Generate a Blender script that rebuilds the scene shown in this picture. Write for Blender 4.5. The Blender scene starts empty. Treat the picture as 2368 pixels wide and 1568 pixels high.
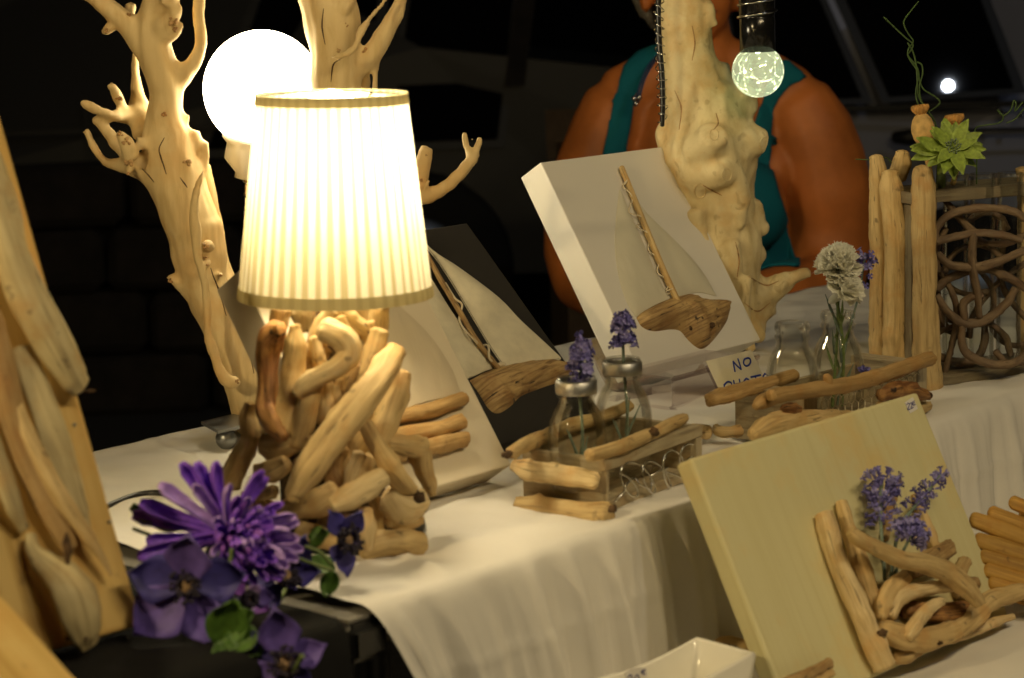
import bpy, bmesh, math, random
from mathutils import Vector, Matrix, noise
from math import radians as RAD, sin, cos, pi, sqrt
random.seed(7)
SC = bpy.context.scene
COL = SC.collection

# ------------------------------------------------------------------ camera
F, CX, CY = 5006.0, 1183.5, 784.0          # focal length and centre in the units of a 2367 wide picture
ZT = 0.80                                   # table top height
CAM = Vector((0, 0, ZT + 0.456))
PITCH, ROLL = RAD(9.7), RAD(1.6)
FWD = Vector((0, cos(PITCH), -sin(PITCH)))
R0, U0 = Vector((1, 0, 0)), Vector((0, sin(PITCH), cos(PITCH)))
RT = R0 * cos(ROLL) - U0 * sin(ROLL)
UP = U0 * cos(ROLL) + R0 * sin(ROLL)
cd = bpy.data.cameras.new('camera'); cam = bpy.data.objects.new('camera', cd); COL.objects.link(cam)
cd.sensor_width = 23.6; cd.lens = F / 2367 * 23.6; cd.clip_start = 0.05; cd.clip_end = 200
cd.dof.use_dof = True; cd.dof.focus_distance = 2.28; cd.dof.aperture_fstop = 5.0; cd.dof.aperture_blades = 7
M = Matrix((RT, UP, -FWD)).transposed().to_4x4(); M.translation = CAM
cam.matrix_world = M
SC.camera = cam

# ------------------------------------------------------------------ night sky, lamps of the stall, exposure
w = bpy.data.worlds.new('World'); SC.world = w; w.use_nodes = True
nt = w.node_tree; sky = nt.nodes.new('ShaderNodeTexSky'); sky.sky_type = 'NISHITA'; sky.sun_disc = False
sky.sun_elevation = RAD(1.0); sky.sun_rotation = RAD(200)
nt.nodes['Background'].inputs['Strength'].default_value = 0.002
nt.links.new(sky.outputs[0], nt.nodes['Background'].inputs['Color'])
vs = SC.view_settings; vs.view_transform = 'Standard'; vs.look = 'None'; vs.exposure = 0; vs.gamma = 1
vs.use_curve_mapping = False
SC.cycles.max_bounces = 10; SC.cycles.transparent_max_bounces = 24; SC.cycles.sample_clamp_indirect = 4.0
SC.cycles.use_denoising = True

def stall_lamp(loc, power, col, r=0.03):
    l = bpy.data.lights.new('stall_lamp', 'POINT'); l.energy = power; l.color = col; l.shadow_soft_size = r
    o = bpy.data.objects.new('stall_lamp', l); o.location = loc; COL.objects.link(o)
# the row of small bulbs under the stall's roof, in front of the table and above the camera
for k in range(5):
    stall_lamp((0.45 + 0.15 * k, 0.62 + 0.13 * k, 1.92 + 0.05 * (k % 2)), 7.8, (1, .775, .415), .012)
stall_lamp((-0.95, 0.85, 1.50), 27, (1, .76, .38), .03)
stall_lamp((0.35, 1.75, 2.35), 5.0, (1, .75, .345), .04)
# the street lamp mirrored in the car window
stall_lamp((3.711, -1.505, 6.08), 70.0, (.80, .88, 1.), .024)

# ------------------------------------------------------------------ pixel <-> place helpers (real positions, metres)
def ray(x, y): return FWD + RT * ((x - CX) / F) - UP * ((y - CY) / F)
def T(x, y, z=ZT):
    d = ray(x, y); return CAM + d * ((z - CAM.z) / d.z)
def P(x, y, Y):
    d = ray(x, y); return CAM + d * (Y / d.y)
def hit(x, y, p, n):
    d = ray(x, y); return CAM + d * ((p - CAM).dot(n) / d.dot(n))
def px(Y): return Y / F
def V0(x, y): return (.3428 * x, .3428 * y)
def V0b(x, y): return (751.4 + .3428 * x, .3428 * y)
def V1(x, y): return (462.3 + .44235 * x, 635.7 + .44235 * y)
def V2(x, y): return (1098 + .4238 * x, 577.9 + .4238 * y)
def V3(x, y): return (1558.3 + .3428 * x, .3428 * y)
def V3L(x, y): return (1558.3 + .3428 * x, 520.2 + .3428 * y)
def V4(x, y): return (1558.3 + .3428 * x, 1030.6 + .3428 * y)
def V4L(x, y): return (.3428 * x, 520.2 + .3428 * y)
def V5(x, y): return (.3428 * x, 1030.6 + .3428 * y)
K = dict(); K[V1] = .44235; K[V2] = .4238
def kk(V): return K.get(V, .3428) if V else 1.0

EDGE_YAW = RAD(48.4)
E1 = Vector((cos(EDGE_YAW), sin(EDGE_YAW), 0)); N1 = Vector((sin(EDGE_YAW), -cos(EDGE_YAW), 0)); Z1 = Vector((0, 0, 1))
F1 = Vector((-.102, 1.523, ZT))
def tab(s, t, z=0): return F1 + E1 * s - N1 * t + Z1 * z    # along the front edge, inwards, up

# ------------------------------------------------------------------ materials
class NT:
    def __init__(s, name):
        s.m = bpy.data.materials.new(name); s.m.use_nodes = True; s.t = s.m.node_tree; s.t.nodes.clear()
        s.out = s.n('ShaderNodeOutputMaterial')
    def n(s, typ, **kw):
        nd = s.t.nodes.new(typ)
        for k, v in kw.items():
            if k.startswith('_'): setattr(nd, k[1:], v)
            else:
                key = int(k[1:]) if k[0] == 'i' and k[1:].isdigit() else k.replace('__', ' ')
                sock = nd.inputs[key]
                if hasattr(v, 'is_output') or isinstance(v, bpy.types.NodeSocket): s.t.links.new(v, sock)
                else: sock.default_value = v
        return nd
    def link(s, a, b): s.t.links.new(a, b)
    def ramp(s, fac, stops):
        r = s.n('ShaderNodeValToRGB'); s.link(fac, r.inputs[0]); el = r.color_ramp.elements
        while len(el) < len(stops): el.new(.5)
        for e, (p, c) in zip(el, stops):
            e.position = p; e.color = (c, c, c, 1) if isinstance(c, (int, float)) else (*c, 1)
        return r.outputs[0]
    def mix(s, fac, a, b, typ='MIX'):
        m = s.n('ShaderNodeMix', _data_type='RGBA', _blend_type=typ)
        for v, k in ((fac, 0), (a, 6), (b, 7)):
            if isinstance(v, bpy.types.NodeSocket): s.link(v, m.inputs[k])
            else: m.inputs[k].default_value = v if isinstance(v, (int, float)) else (*v, 1)
        return m.outputs[2]
    def math(s, op, a, b=0.0):
        m = s.n('ShaderNodeMath', _operation=op)
        for v, k in ((a, 0), (b, 1)):
            if isinstance(v, bpy.types.NodeSocket): s.link(v, m.inputs[k])
            else: m.inputs[k].default_value = v
        return m.outputs[0]
    def coords(s, kind, scale, rot=(0, 0, 0)):
        tc = s.n('ShaderNodeTexCoord'); mp = s.n('ShaderNodeMapping')
        mp.inputs['Scale'].default_value = scale; mp.inputs['Rotation'].default_value = rot
        s.link(tc.outputs[kind], mp.inputs[0]); return mp.outputs[0]
    def noise(s, vec, scale=1., detail=4., rough=.55, dist=0.):
        return s.n('ShaderNodeTexNoise', Vector=vec, Scale=scale, Detail=detail, Roughness=rough, Distortion=dist).outputs[0]
    def bsdf(s, col, rough=.6, bump=None, bstr=.3, bdist=.001, **kw):
        b = s.n('ShaderNodeBsdfPrincipled', **kw)
        if isinstance(col, bpy.types.NodeSocket): s.link(col, b.inputs['Base Color'])
        else: b.inputs['Base Color'].default_value = (*col, 1)
        if isinstance(rough, bpy.types.NodeSocket): s.link(rough, b.inputs['Roughness'])
        else: b.inputs['Roughness'].default_value = rough
        if bump is not None:
            bp = s.n('ShaderNodeBump', Strength=bstr, Distance=bdist, Height=bump); s.link(bp.outputs[0], b.inputs['Normal'])
        s.link(b.outputs[0], s.out.inputs[0]); return b

def wood(name, light, mid, dark, uv=True, along=20., across=210., spots=.6, rough=.68, var=.25, bstr=.8, low=22.):
    m = NT(name)
    v = m.coords('UV' if uv else 'Object', (along, across, 1) if uv else (across, across, along))
    oi = m.n('ShaderNodeObjectInfo')
    sh = m.n('ShaderNodeVectorMath', _operation='ADD'); m.link(v, sh.inputs[0])
    cx = m.n('ShaderNodeCombineXYZ'); rr = m.math('MULTIPLY', oi.outputs['Random'], 37.0)
    for i in range(3): m.link(rr, cx.inputs[i])
    m.link(cx.outputs[0], sh.inputs[1]); v = sh.outputs[0]
    g = m.noise(v, 1., 5., .6, .4)
    deep = tuple(a * .55 + b * .45 for a, b in zip(mid, dark))
    col = m.ramp(g, [(.25, deep), (.40, mid), (.56, light), (.75, light)])
    vo = m.coords('Object', (1, 1, 1))
    sh2 = m.n('ShaderNodeVectorMath', _operation='ADD'); m.link(vo, sh2.inputs[0]); m.link(cx.outputs[0], sh2.inputs[1])
    lo = m.noise(sh2.outputs[0], low, 3., .5)
    col = m.mix(m.ramp(lo, [(.42, 0.), (.72, .75)]), col, mid)
    tone = m.noise(sh2.outputs[0], low * 1.7, 4., .6)
    col = m.mix(m.ramp(tone, [(.50, 0.), (.70, .7)]), col, tuple(a * b for a, b in zip(mid, (1.08, .88, .66))))
    sp = m.noise(sh2.outputs[0], 75., 2., .5)
    col = m.mix(m.ramp(sp, [(.66, 0.), (.74, spots)]), col, dark)
    crack = m.noise(v, 1.7, 3., .45, .8)
    cr = m.ramp(crack, [(.29, spots), (.35, 0.)])
    col = m.mix(cr, col, dark)
    br = m.math('ADD', m.math('MULTIPLY', oi.outputs['Random'], var * 1.4), 1 - var)
    hb = m.n('ShaderNodeHueSaturation', Color=col, Value=br)
    h = m.math('SUBTRACT', g, m.math('MULTIPLY', cr, .8))
    m.bsdf(hb.outputs[0], rough, h, bstr, .0012)
    return m.m

def plain(name, col, rough=.5, metal=0., nscale=0., namp=.12, bstr=.15, spec=.5, kind='Object'):
    m = NT(name)
    if nscale:
        n = m.noise(m.coords(kind, (1, 1, 1)), nscale, 4.)
        c = m.mix(m.ramp(n, [(.3, 0.), (.7, 1.)]), tuple(x * (1 - namp) for x in col), tuple(min(1, x * (1 + namp)) for x in col))
        b = m.bsdf(c, rough, n, bstr, .001)
    else: b = m.bsdf(col, rough)
    b.inputs['Metallic'].default_value = metal; b.inputs['Specular IOR Level'].default_value = spec
    return m.m

def fabric(name, col, weave=900., rough=.9, trans=0., bstr=.25, low=8., amp=.06):
    m = NT(name)
    vo = m.coords('Object', (1, 1, 1))
    wv = m.n('ShaderNodeTexNoise', Vector=vo, Scale=weave, Detail=2.).outputs[0]
    lo = m.noise(vo, low, 4., .6)
    c = m.mix(m.ramp(lo, [(.3, 0.), (.7, 1.)]), tuple(x * (1 - amp) for x in col), col)
    b = m.bsdf(c, rough, wv, bstr, .0006)
    b.inputs['Specular IOR Level'].default_value = .15
    if trans:
        t = m.n('ShaderNodeBsdfTranslucent'); m.link(c, t.inputs[0])
        mx = m.n('ShaderNodeMixShader', Fac=trans); m.link(b.outputs[0], mx.inputs[1]); m.link(t.outputs[0], mx.inputs[2])
        m.link(mx.outputs[0], m.out.inputs[0])
    return m.m

def glass(name, tint=(.93, .95, .92), edge=(.30, .31, .26), gl=1.):
    m = NT(name)
    lw = m.n('ShaderNodeLayerWeight', Blend=.25)
    c = m.ramp(lw.outputs['Facing'], [(.0, tint), (.86, tuple(a * .96 for a in tint)), (1., edge)])
    t = m.n('ShaderNodeBsdfTransparent'); m.link(c, t.inputs[0])
    g = m.n('ShaderNodeBsdfGlossy', Roughness=.03); g.inputs[0].default_value = (.9, .9, .9, 1)
    fr = m.n('ShaderNodeFresnel', IOR=1.45)
    fac = m.math('MULTIPLY', fr.outputs[0], .45 * gl)
    mx = m.n('ShaderNodeMixShader'); m.link(fac, mx.inputs[0]); m.link(t.outputs[0], mx.inputs[1]); m.link(g.outputs[0], mx.inputs[2])
    m.link(mx.outputs[0], m.out.inputs[0]); return m.m

def emit(name, col, s):
    m = NT(name); e = m.n('ShaderNodeEmission', Strength=s); e.inputs[0].default_value = (*col, 1)
    m.link(e.outputs[0], m.out.inputs[0]); return m.m

MT = dict(
    drift=wood('driftwood', (.68, .50, .235), (.50, .345, .145), (.08, .05, .022), var=.18),
    drift_pale=wood('pale_driftwood', (.76, .60, .33), (.60, .44, .215), (.11, .07, .035), var=.1),
    drift_dark=wood('burnt_driftwood', (.46, .24, .075), (.16, .065, .02), (.02, .01, .006), spots=.95, var=.1, low=45.),
    drift_grey=wood('grey_driftwood', (.58, .48, .26), (.42, .33, .165), (.10, .065, .03), var=.1, along=12, across=120),
    drift_brown=wood('brown_driftwood', (.50, .34, .145), (.25, .15, .06), (.028, .016, .01), spots=.95, along=24, across=260, var=.1, bstr=1.),
    log_tan=wood('tan_log', (.52, .34, .14), (.38, .23, .08), (.09, .05, .025), var=.15, spots=.3),
    hole=plain('recess_shade', (.085, .048, .022), .95, 0., 160., .6, .8),  # dark tone stands in for the shade in holes and gaps
    pine=wood('pine', (.68, .48, .17), (.54, .345, .095), (.20, .10, .03), along=2.2, across=64., spots=.25, var=.08, bstr=.2, low=9.),
    greenboard=wood('pale_green_board', (.66, .61, .35), (.63, .575, .315), (.55, .48, .25), along=3., across=120., spots=.06, var=.02, bstr=.25, low=8.),
    crate=wood('weathered_crate_wood', (.47, .395, .255), (.34, .275, .17), (.08, .055, .03), along=18., across=160., spots=.3, var=.06, bstr=.7),
    rackboard=wood('grey_rack_board', (.25, .21, .13), (.16, .125, .075), (.06, .04, .025), along=14., across=130., spots=.3, var=.05),
    tree=wood('smooth_bleached_branch', (.72, .555, .29), (.62, .455, .215), (.30, .16, .06), uv=False, along=12., across=70., spots=.12, var=.02, bstr=.25, low=9.),
    white_drift=wood('whitewashed_root', (.75, .63, .36), (.63, .50, .26), (.28, .18, .07), uv=False, along=30., across=42., spots=.35, var=.02, bstr=.5, low=14.),
    knot=wood('knot_wood', (.50, .32, .14), (.36, .2, .075), (.10, .05, .02), uv=False, along=60, across=60, spots=.9, var=.1, bstr=1.),
    twig=wood('bark_twig', (.22, .15, .085), (.13, .085, .05), (.04, .022, .012), along=40, across=120, spots=.5, var=.12, bstr=1.),
    raft=wood('honey_sticks', (.56, .33, .07), (.40, .215, .04), (.06, .03, .01), along=8, across=110, spots=.5, var=.25),
    cloth=fabric('white_cotton', (.79, .76, .70), 1100., .92, 0., .35),
    blackcloth=fabric('black_cloth', (.012, .012, .012), 900.),
    canvas=fabric('white_canvas', (.74, .71, .65), 1500., .85, 0., .3, 6., .03),
    canvas_beige=fabric('beige_canvas', (.68, .60, .45), 1500., .85, 0., .3, 6., .04),
    canvas_black=fabric('black_canvas', (.028, .026, .024), 1500., .8, 0., .4),
    sail=fabric('satin_sail', (.84, .77, .58), 1300., .4, .12, .3, 38., .22),
    gauze=fabric('cream_gauze_sail', (.74, .70, .56), 1400., .85, .1, .3, 12., .08),
    gauze_dim=fabric('thin_linen_sail', (.66, .57, .41), 1400., .85, .1, .3, 12., .08),
    twine=plain('twine', (.66, .58, .42), .8),
    glass=glass('bottle_glass', (.98, .98, .96), (.66, .62, .48)), tube_glass=glass('tube_glass', (.95, .96, .95), (.35, .37, .36)),
    acrylic=glass('clear_acrylic', (.90, .86, .86), (.45, .38, .36), .8),
    alu=plain('brushed_aluminium', (.58, .58, .57), .42, 1., 300., .1),
    wire=plain('shiny_wire', (.75, .74, .70), .22, 1.),
    steel=plain('grey_steel', (.30, .31, .32), .38, .9),
    black=plain('black_plastic', (.012, .012, .012), .32, 0., 60., .3),
    blackgloss=plain('black_gloss_tube', (.008, .008, .008), .18),
    white_pl=plain('white_socket', (.78, .76, .70), .45),
    laminate=plain('table_laminate', (.60, .56, .44), .45, 0., 40., .06),
    greyedge=plain('grey_table_trim', (.16, .15, .13), .5, 0., 80., .15),
    ceramic=plain('white_ceramic', (.80, .77, .68), .16, 0., 5., .02),
    paper=plain('cream_paper', (.74, .68, .50), .8, 0., 90., .04),
    sticker=plain('white_sticker', (.72, .69, .66), .6),
    ink=plain('blue_ink', (.02, .05, .33), .6), ink2=plain('ballpoint_ink', (.05, .05, .22), .6),
    stem=plain('green_stem', (.16, .22, .07), .6, 0., 200., .25), stem_grey=plain('grey_green_stem', (.19, .25, .20), .7, 0., 250., .25),
    leaf=plain('green_leaf', (.075, .16, .025), .5, 0., 150., .35), leaf_lime=plain('lime_petal', (.24, .33, .05), .55, 0., 160., .3),
    vine=plain('dark_vine', (.045, .09, .018), .6, 0., 200., .3),
    lav=plain('lavender_floret', (.15, .135, .42), .7, 0., 260., .45), lav_pale=plain('pale_lavender', (.27, .25, .56), .7, 0., 260., .35),
    mum=plain('violet_petal', (.26, .10, .78), .55, 0., 120., .45), mum2=plain('lilac_petal', (.48, .32, .86), .55, 0., 120., .35),
    mum3=plain('magenta_petal', (.26, .085, .50), .55, 0., 120., .35),
    anem=plain('dark_violet_petal', (.125, .08, .38), .6, 0., 60., .35), anem2=plain('navy_petal', (.05, .04, .24), .6, 0., 70., .35),
    stamen=plain('dark_stamen', (.018, .012, .03), .7), disc=plain('beige_flower_centre', (.34, .22, .12), .8, 0., 500., .4, .8),
    carn=fabric('white_petal', (.97, .96, .88), 700., .8, .55, .2, 60., .05),
    pod=plain('dry_poppy_pod', (.62, .40, .14), .7, 0., 90., .3, .6), podcap=plain('dry_poppy_crown', (.52, .27, .07), .7, 0., 140., .3),
    skin=plain('tanned_skin', (.50, .155, .035), .5, 0., 14., .22, .08, .35),
    teal=fabric('teal_jersey', (.008, .13, .18), 700., .85, 0., .3),
    navy=plain('navy_trousers', (.02, .022, .035), .9), hair=plain('grey_hair', (.16, .14, .11), .6, 0., 300., .5, .8),
    lips=plain('lips', (.32, .10, .06), .45), eye=plain('eye_white', (.6, .57, .52), .3), iris=plain('iris', (.05, .03, .02), .2),
    bead=plain('silver_bead', (.8, .8, .78), .2, 1.), cord=plain('blue_cord', (.02, .05, .13), .8),
    carpaint=plain('dark_blue_grey_car_paint', (.28, .29, .36), .4, .2, 3., .1, .0), carglass=plain('dark_car_window', (.004, .004, .005), .012),
    carblack=plain('car_black_trim', (.01, .01, .011), .5), tyre=plain('tyre_rubber', (.012, .012, .012), .85), chrome=plain('chrome', (.7, .7, .72), .12, 1.),
    asphalt=plain('asphalt', (.045, .043, .042), .9, 0., 60., .3, .5), stone=plain('dark_stone', (.022, .017, .014), .95, 0., 12., .4, .6),
    cardboard=plain('cardboard', (.10, .065, .035), .9, 0., 30., .15),
)

# ------------------------------------------------------------------ object helpers
def link(name, me, mat, parent=None, smooth=True):
    if mat is not None:
        me.materials.clear(); me.materials.append(MT[mat] if isinstance(mat, str) else mat)
    if smooth: me.polygons.foreach_set('use_smooth', [True] * len(me.polygons))
    o = bpy.data.objects.new(name, me); COL.objects.link(o)
    if parent: o.parent = parent; o.matrix_parent_inverse = Matrix.Translation(-parent.location)
    return o
def thing(name, label, cat, loc, group=None):
    o = bpy.data.objects.new(name, None); COL.objects.link(o); o.location = loc; o.empty_display_size = .03
    o['label'] = label; o['category'] = cat
    if group: o['group'] = group
    return o
def tag(o, label, cat, group=None):
    o['label'] = label; o['category'] = cat
    if group: o['group'] = group
    return o
def lab(o, label): o['label'] = label; return o
def structure(o): o['kind'] = 'structure'; return o

class MB:
    """collects vertices / faces (with an optional uv) and links them as one mesh"""
    def __init__(s): s.v = []; s.f = []; s.uv = {}
    def add(s, vs, fs, uv=None):
        b = len(s.v); s.v += [tuple(x) for x in vs]
        for k, f in enumerate(fs):
            if uv: s.uv[len(s.f)] = uv[k]
            s.f.append([i + b for i in f])
    def mesh(s, name):
        me = bpy.data.meshes.new(name); me.from_pydata(s.v, [], s.f)
        if s.uv:
            l = me.uv_layers.new(name='UVMap')
            for p in me.polygons:
                u = s.uv.get(p.index)
                if u:
                    for li, c in zip(p.loop_indices, u): l.data[li].uv = c
        me.update(); return me
    def build(s, name, mat, parent=None, smooth=True): return link(name, s.mesh(name), mat, parent, smooth)

def spline(pts, n):
    """catmull-rom through (pos, r) pairs"""
    if len(pts) == 2: pts = [pts[0], ((pts[0][0] + pts[1][0]) / 2, (pts[0][1] + pts[1][1]) / 2), pts[1]]
    P_ = [p for p, _ in pts]; R_ = [r for _, r in pts]; out = []
    P_ = [P_[0] * 2 - P_[1]] + P_ + [P_[-1] * 2 - P_[-2]]; R_ = [R_[0]] + R_ + [R_[-1]]
    seg = len(pts) - 1
    for k in range(n + 1):
        t = k / n * seg; i = min(int(t), seg - 1); t -= i
        a, b, c, d = P_[i:i + 4]; ra, rb, rc, rd = R_[i:i + 4]
        f = lambda a, b, c, d: .5 * ((2 * b) + (c - a) * t + (2 * a - 5 * b + 4 * c - d) * t * t + (3 * b - a - 3 * c + d) * t ** 3)
        out.append((f(a, b, c, d), max(rb + (rc - rb) * t * t * (3 - 2 * t), 1e-5)))
    return out

def tube_into(mb, pts, nseg=None, m=12, bump=.0, flat=1., flatdir=None, cap=.7, seed=None, groove=0., uvk=1., wob=0., fine=0.):
    """a bent round stick: rounded ends, uneven surface; u runs along it in metres, v round it"""
    seed = random.uniform(0, 99) if seed is None else seed
    rs = random.Random(seed); facets = [(rs.uniform(0, 6.28), rs.uniform(.74, .95), rs.uniform(0, 50)) for _ in range(3)] if fine else []
    knots = [(rs.uniform(.08, .92), rs.uniform(0, 6.28), rs.uniform(-.28, .34) * min(1, fine / .12), rs.uniform(.35, .8)) for _ in range(4)] if fine else []
    L = sum((pts[i + 1][0] - pts[i][0]).length for i in range(len(pts) - 1))
    rm = sum(r for _, r in pts) / len(pts)
    n = nseg or max(4, min(64, int(L / max(rm, 1e-4) / (.32 if fine else .7))))
    sp = spline(pts, n)
    if wob: sp = [(p + noise.noise_vector(Vector((i / n * L / rm * .16 + seed, seed * 1.7, 0))) * rm * wob, r * (1 + .9 * bump * noise.noise(Vector((i / n * L / rm * .3, seed * 2.1, 4.))))) for i, (p, r) in enumerate(sp)]
    d0 = (sp[1][0] - sp[0][0]).normalized(); d1 = (sp[-1][0] - sp[-2][0]).normalized()
    rings = []
    r0, r1 = sp[0][1], sp[-1][1]
    if cap:
        for a in (.08, .45, .8): rings.append((sp[0][0] - d0 * r0 * cap * cos(a * pi / 2), r0 * sin(a * pi / 2)))
    rings += sp
    if cap:
        for a in (.8, .45, .08): rings.append((sp[-1][0] + d1 * r1 * cap * cos(a * pi / 2), r1 * sin(a * pi / 2)))
    ref = flatdir if flatdir is not None else (Vector((0, -1, .2)))
    nrm = (ref - d0 * ref.dot(d0)); nrm = nrm.normalized() if nrm.length > 1e-4 else d0.orthogonal().normalized()
    vs = []; us = []; u = 0; prev = None
    nr = len(rings)
    for i, (p, r) in enumerate(rings):
        t = rings[min(i + 1, nr - 1)][0] - rings[max(i - 1, 0)][0]
        t = t.normalized() if t.length > 1e-9 else d0
        nrm = nrm - t * nrm.dot(t); nrm = nrm.normalized() if nrm.length > 1e-6 else t.orthogonal().normalized()
        b = t.cross(nrm)
        if prev is not None: u += (p - prev).length
        prev = p; us.append(u)
        for j in range(m):
            a = 2 * pi * j / m
            k = 1.
            if bump or groove:
                q = Vector((cos(a) * 1.3, sin(a) * 1.3, u / max(rm, 1e-4) * .42))
                k += bump * noise.noise(q + Vector((seed, 0, 0)))
                if fine: k += fine * noise.noise(q * 2.9 + Vector((0, seed, 0))) + fine * .6 * abs(noise.noise(Vector((cos(a) * 2.6, sin(a) * 2.6, u / rm * .9 + seed * 3)))) - fine * .9 * max(0, noise.noise(Vector((cos(a) * 5, sin(a) * 5, u / rm * .22 + seed * 5))) - .25)
                for fa, fd_, fs_ in facets:
                    c_ = cos(a - fa - 1.2 * noise.noise(Vector((u / rm * .12, fs_, 0)))); fdd = fd_ + .10 * noise.noise(Vector((u / rm * .3, fs_, 5.)))
                    if c_ * k > fdd: k = fdd / c_ * .85 + k * .15
                for ku, ka, kh, kw in knots:
                    da = (a - ka + pi) % (2 * pi) - pi; du = (u - ku * L) / rm
                    if abs(du) < 2.2: k += kh * math.exp(-(du / kw) ** 2 - (da / (kw * .8)) ** 2)
                if groove: k += groove * noise.noise(Vector((cos(a) * 3.4, sin(a) * 3.4, u / rm * .10 + seed)))
                if fine and (i < 4 or i >= nr - 4): k += .22 * noise.noise(Vector((cos(a) * 1.1 + i, sin(a) * 1.1, seed * 9)))
            vs.append(p + (nrm * (cos(a) * flat) + b * sin(a)) * r * k)
    fs = []; uv = []
    for i in range(nr - 1):
        for j in range(m):
            j2 = (j + 1) % m
            fs.append((i * m + j, i * m + j2, (i + 1) * m + j2, (i + 1) * m + j))
            va, vb = j / m * 6.28 * rm, (j + 1) / m * 6.28 * rm
            uv.append(((us[i] * uvk, va * uvk), (us[i] * uvk, vb * uvk), (us[i + 1] * uvk, vb * uvk), (us[i + 1] * uvk, va * uvk)))
    fs.append(tuple(range(m))[::-1]); uv.append(((0, 0),) * m)
    fs.append(tuple((nr - 1) * m + j for j in range(m))); uv.append(((0, 0),) * m)
    mb.add(vs, fs, uv)

def tube(name, pts, mat, parent=None, **kw):
    mb = MB(); tube_into(mb, pts, **kw); return mb.build(name, mat, parent)

def dstick(name, pts, mat, parent=None, **kw):
    kw.setdefault('m', 22); kw.setdefault('bump', .16); kw.setdefault('groove', .09); kw.setdefault('wob', .16); kw.setdefault('fine', .12); kw.setdefault('cap', random.uniform(.25, .6))
    return tube(name, pts, mat, parent, **kw)

def hollow_shade(c, r, mat, parent, sc=(1, .6, 1), axis=None):
    """ragged dark lump, its colour standing for the shade inside a worn hole"""
    mb = MB(); ball_into(mb, Vector((0, 0, 0)), r, 16, 10, sc); s = random.uniform(0, 50)
    mb.v = [tuple(c + Vector(q) * (1 + .55 * noise.noise(Vector(q) / r * 1.5 + Vector((s, 0, 0))))) for q in mb.v]
    return mb.build('hollow_shade', mat, parent)

def pts_at(V, lst, Y):
    """[(x, y, r[, dy])] read off the picture, standing at distance Y + dy"""
    k = kk(V); out = []
    for q in lst:
        x, y, r = q[:3]; dy = q[3] if len(q) > 3 else 0.
        if V: x, y = V(x, y)
        out.append((P(x, y, Y + dy), r * k * px(Y + dy)))
    return out

def box_into(mb, c, ax, ay, az):
    """box from corner c along three edge vectors"""
    v = [c, c + ax, c + ax + ay, c + ay]; v += [p + az for p in v]
    fs = [(0, 3, 2, 1), (4, 5, 6, 7), (0, 1, 5, 4), (1, 2, 6, 5), (2, 3, 7, 6), (3, 0, 4, 7)]
    if ax.cross(ay).dot(az) < 0: fs = [f[::-1] for f in fs]
    lens = []
    for f in fs:
        p = [v[i] for i in f]; a = p[1] - p[0]; b = p[3] - p[0]
        la, lb = a.length, b.length
        lens.append(((0, 0), (la, 0), (la, lb), (0, lb)) if la >= lb else ((0, 0), (0, la), (lb, la), (lb, 0)))
    mb.add(v, fs, lens)
def box(name, c, ax, ay, az, mat, parent=None, bevel=.0, seg=2):
    mb = MB(); box_into(mb, c, ax, ay, az); me = mb.mesh(name)
    if bevel:
        bm = bmesh.new(); bm.from_mesh(me)
        bmesh.ops.bevel(bm, geom=bm.edges[:], offset=bevel, segments=seg, affect='EDGES', profile=.5); bm.to_mesh(me); bm.free()
    return link(name, me, mat, parent, smooth=False)

def lathe_into(mb, prof, c, axis=Z1, m=24, a0=0., wob=None):
    ax = axis.normalized(); x = ax.orthogonal().normalized(); y = ax.cross(x); vs = []; fs = []
    for (r, h) in prof:
        for j in range(m):
            a = a0 + 2 * pi * j / m; rr = r * (wob(a, h) if wob else 1)
            vs.append(c + ax * h + (x * cos(a) + y * sin(a)) * max(rr, 1e-5))
    for i in range(len(prof) - 1):
        for j in range(m):
            j2 = (j + 1) % m; fs.append((i * m + j, i * m + j2, (i + 1) * m + j2, (i + 1) * m + j))
    mb.add(vs, fs)
def lathe(name, prof, c, mat, parent=None, **kw):
    mb = MB(); lathe_into(mb, prof, c, **kw); return mb.build(name, mat, parent)
def ball_into(mb, c, r, m=16, n=10, sc=(1, 1, 1)):
    vs = []; fs = []
    for i in range(n + 1):
        t = pi * i / n
        for j in range(m):
            a = 2 * pi * j / m
            vs.append(c + Vector((sin(t) * cos(a) * r * sc[0], sin(t) * sin(a) * r * sc[1], cos(t) * r * sc[2])))
    for i in range(n):
        for j in range(m):
            j2 = (j + 1) % m; fs.append((i * m + j, (i + 1) * m + j, (i + 1) * m + j2, i * m + j2))
    mb.add(vs, fs)
def ball(name, c, r, mat, parent=None, **kw):
    mb = MB(); ball_into(mb, c, r, **kw); return mb.build(name, mat, parent)

def merged(mb, voxel, smooth=4, post=None):
    """melts overlapping shapes into one continuous surface"""
    me = mb.mesh('melt'); o = bpy.data.objects.new('melt', me); COL.objects.link(o)
    r = o.modifiers.new('r', 'REMESH'); r.mode = 'VOXEL'; r.voxel_size = voxel
    if smooth:
        s = o.modifiers.new('s', 'SMOOTH'); s.iterations = smooth; s.factor = .5
    dg = bpy.context.evaluated_depsgraph_get(); dg.update()
    out = bpy.data.meshes.new_from_object(o.evaluated_get(dg)); bpy.data.objects.remove(o)
    if post:
        nn = [v.normal.copy() for v in out.vertices]
        for v, n in zip(out.vertices, nn): v.co = v.co + n * post(v.co)
        out.update()
    return out

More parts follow.
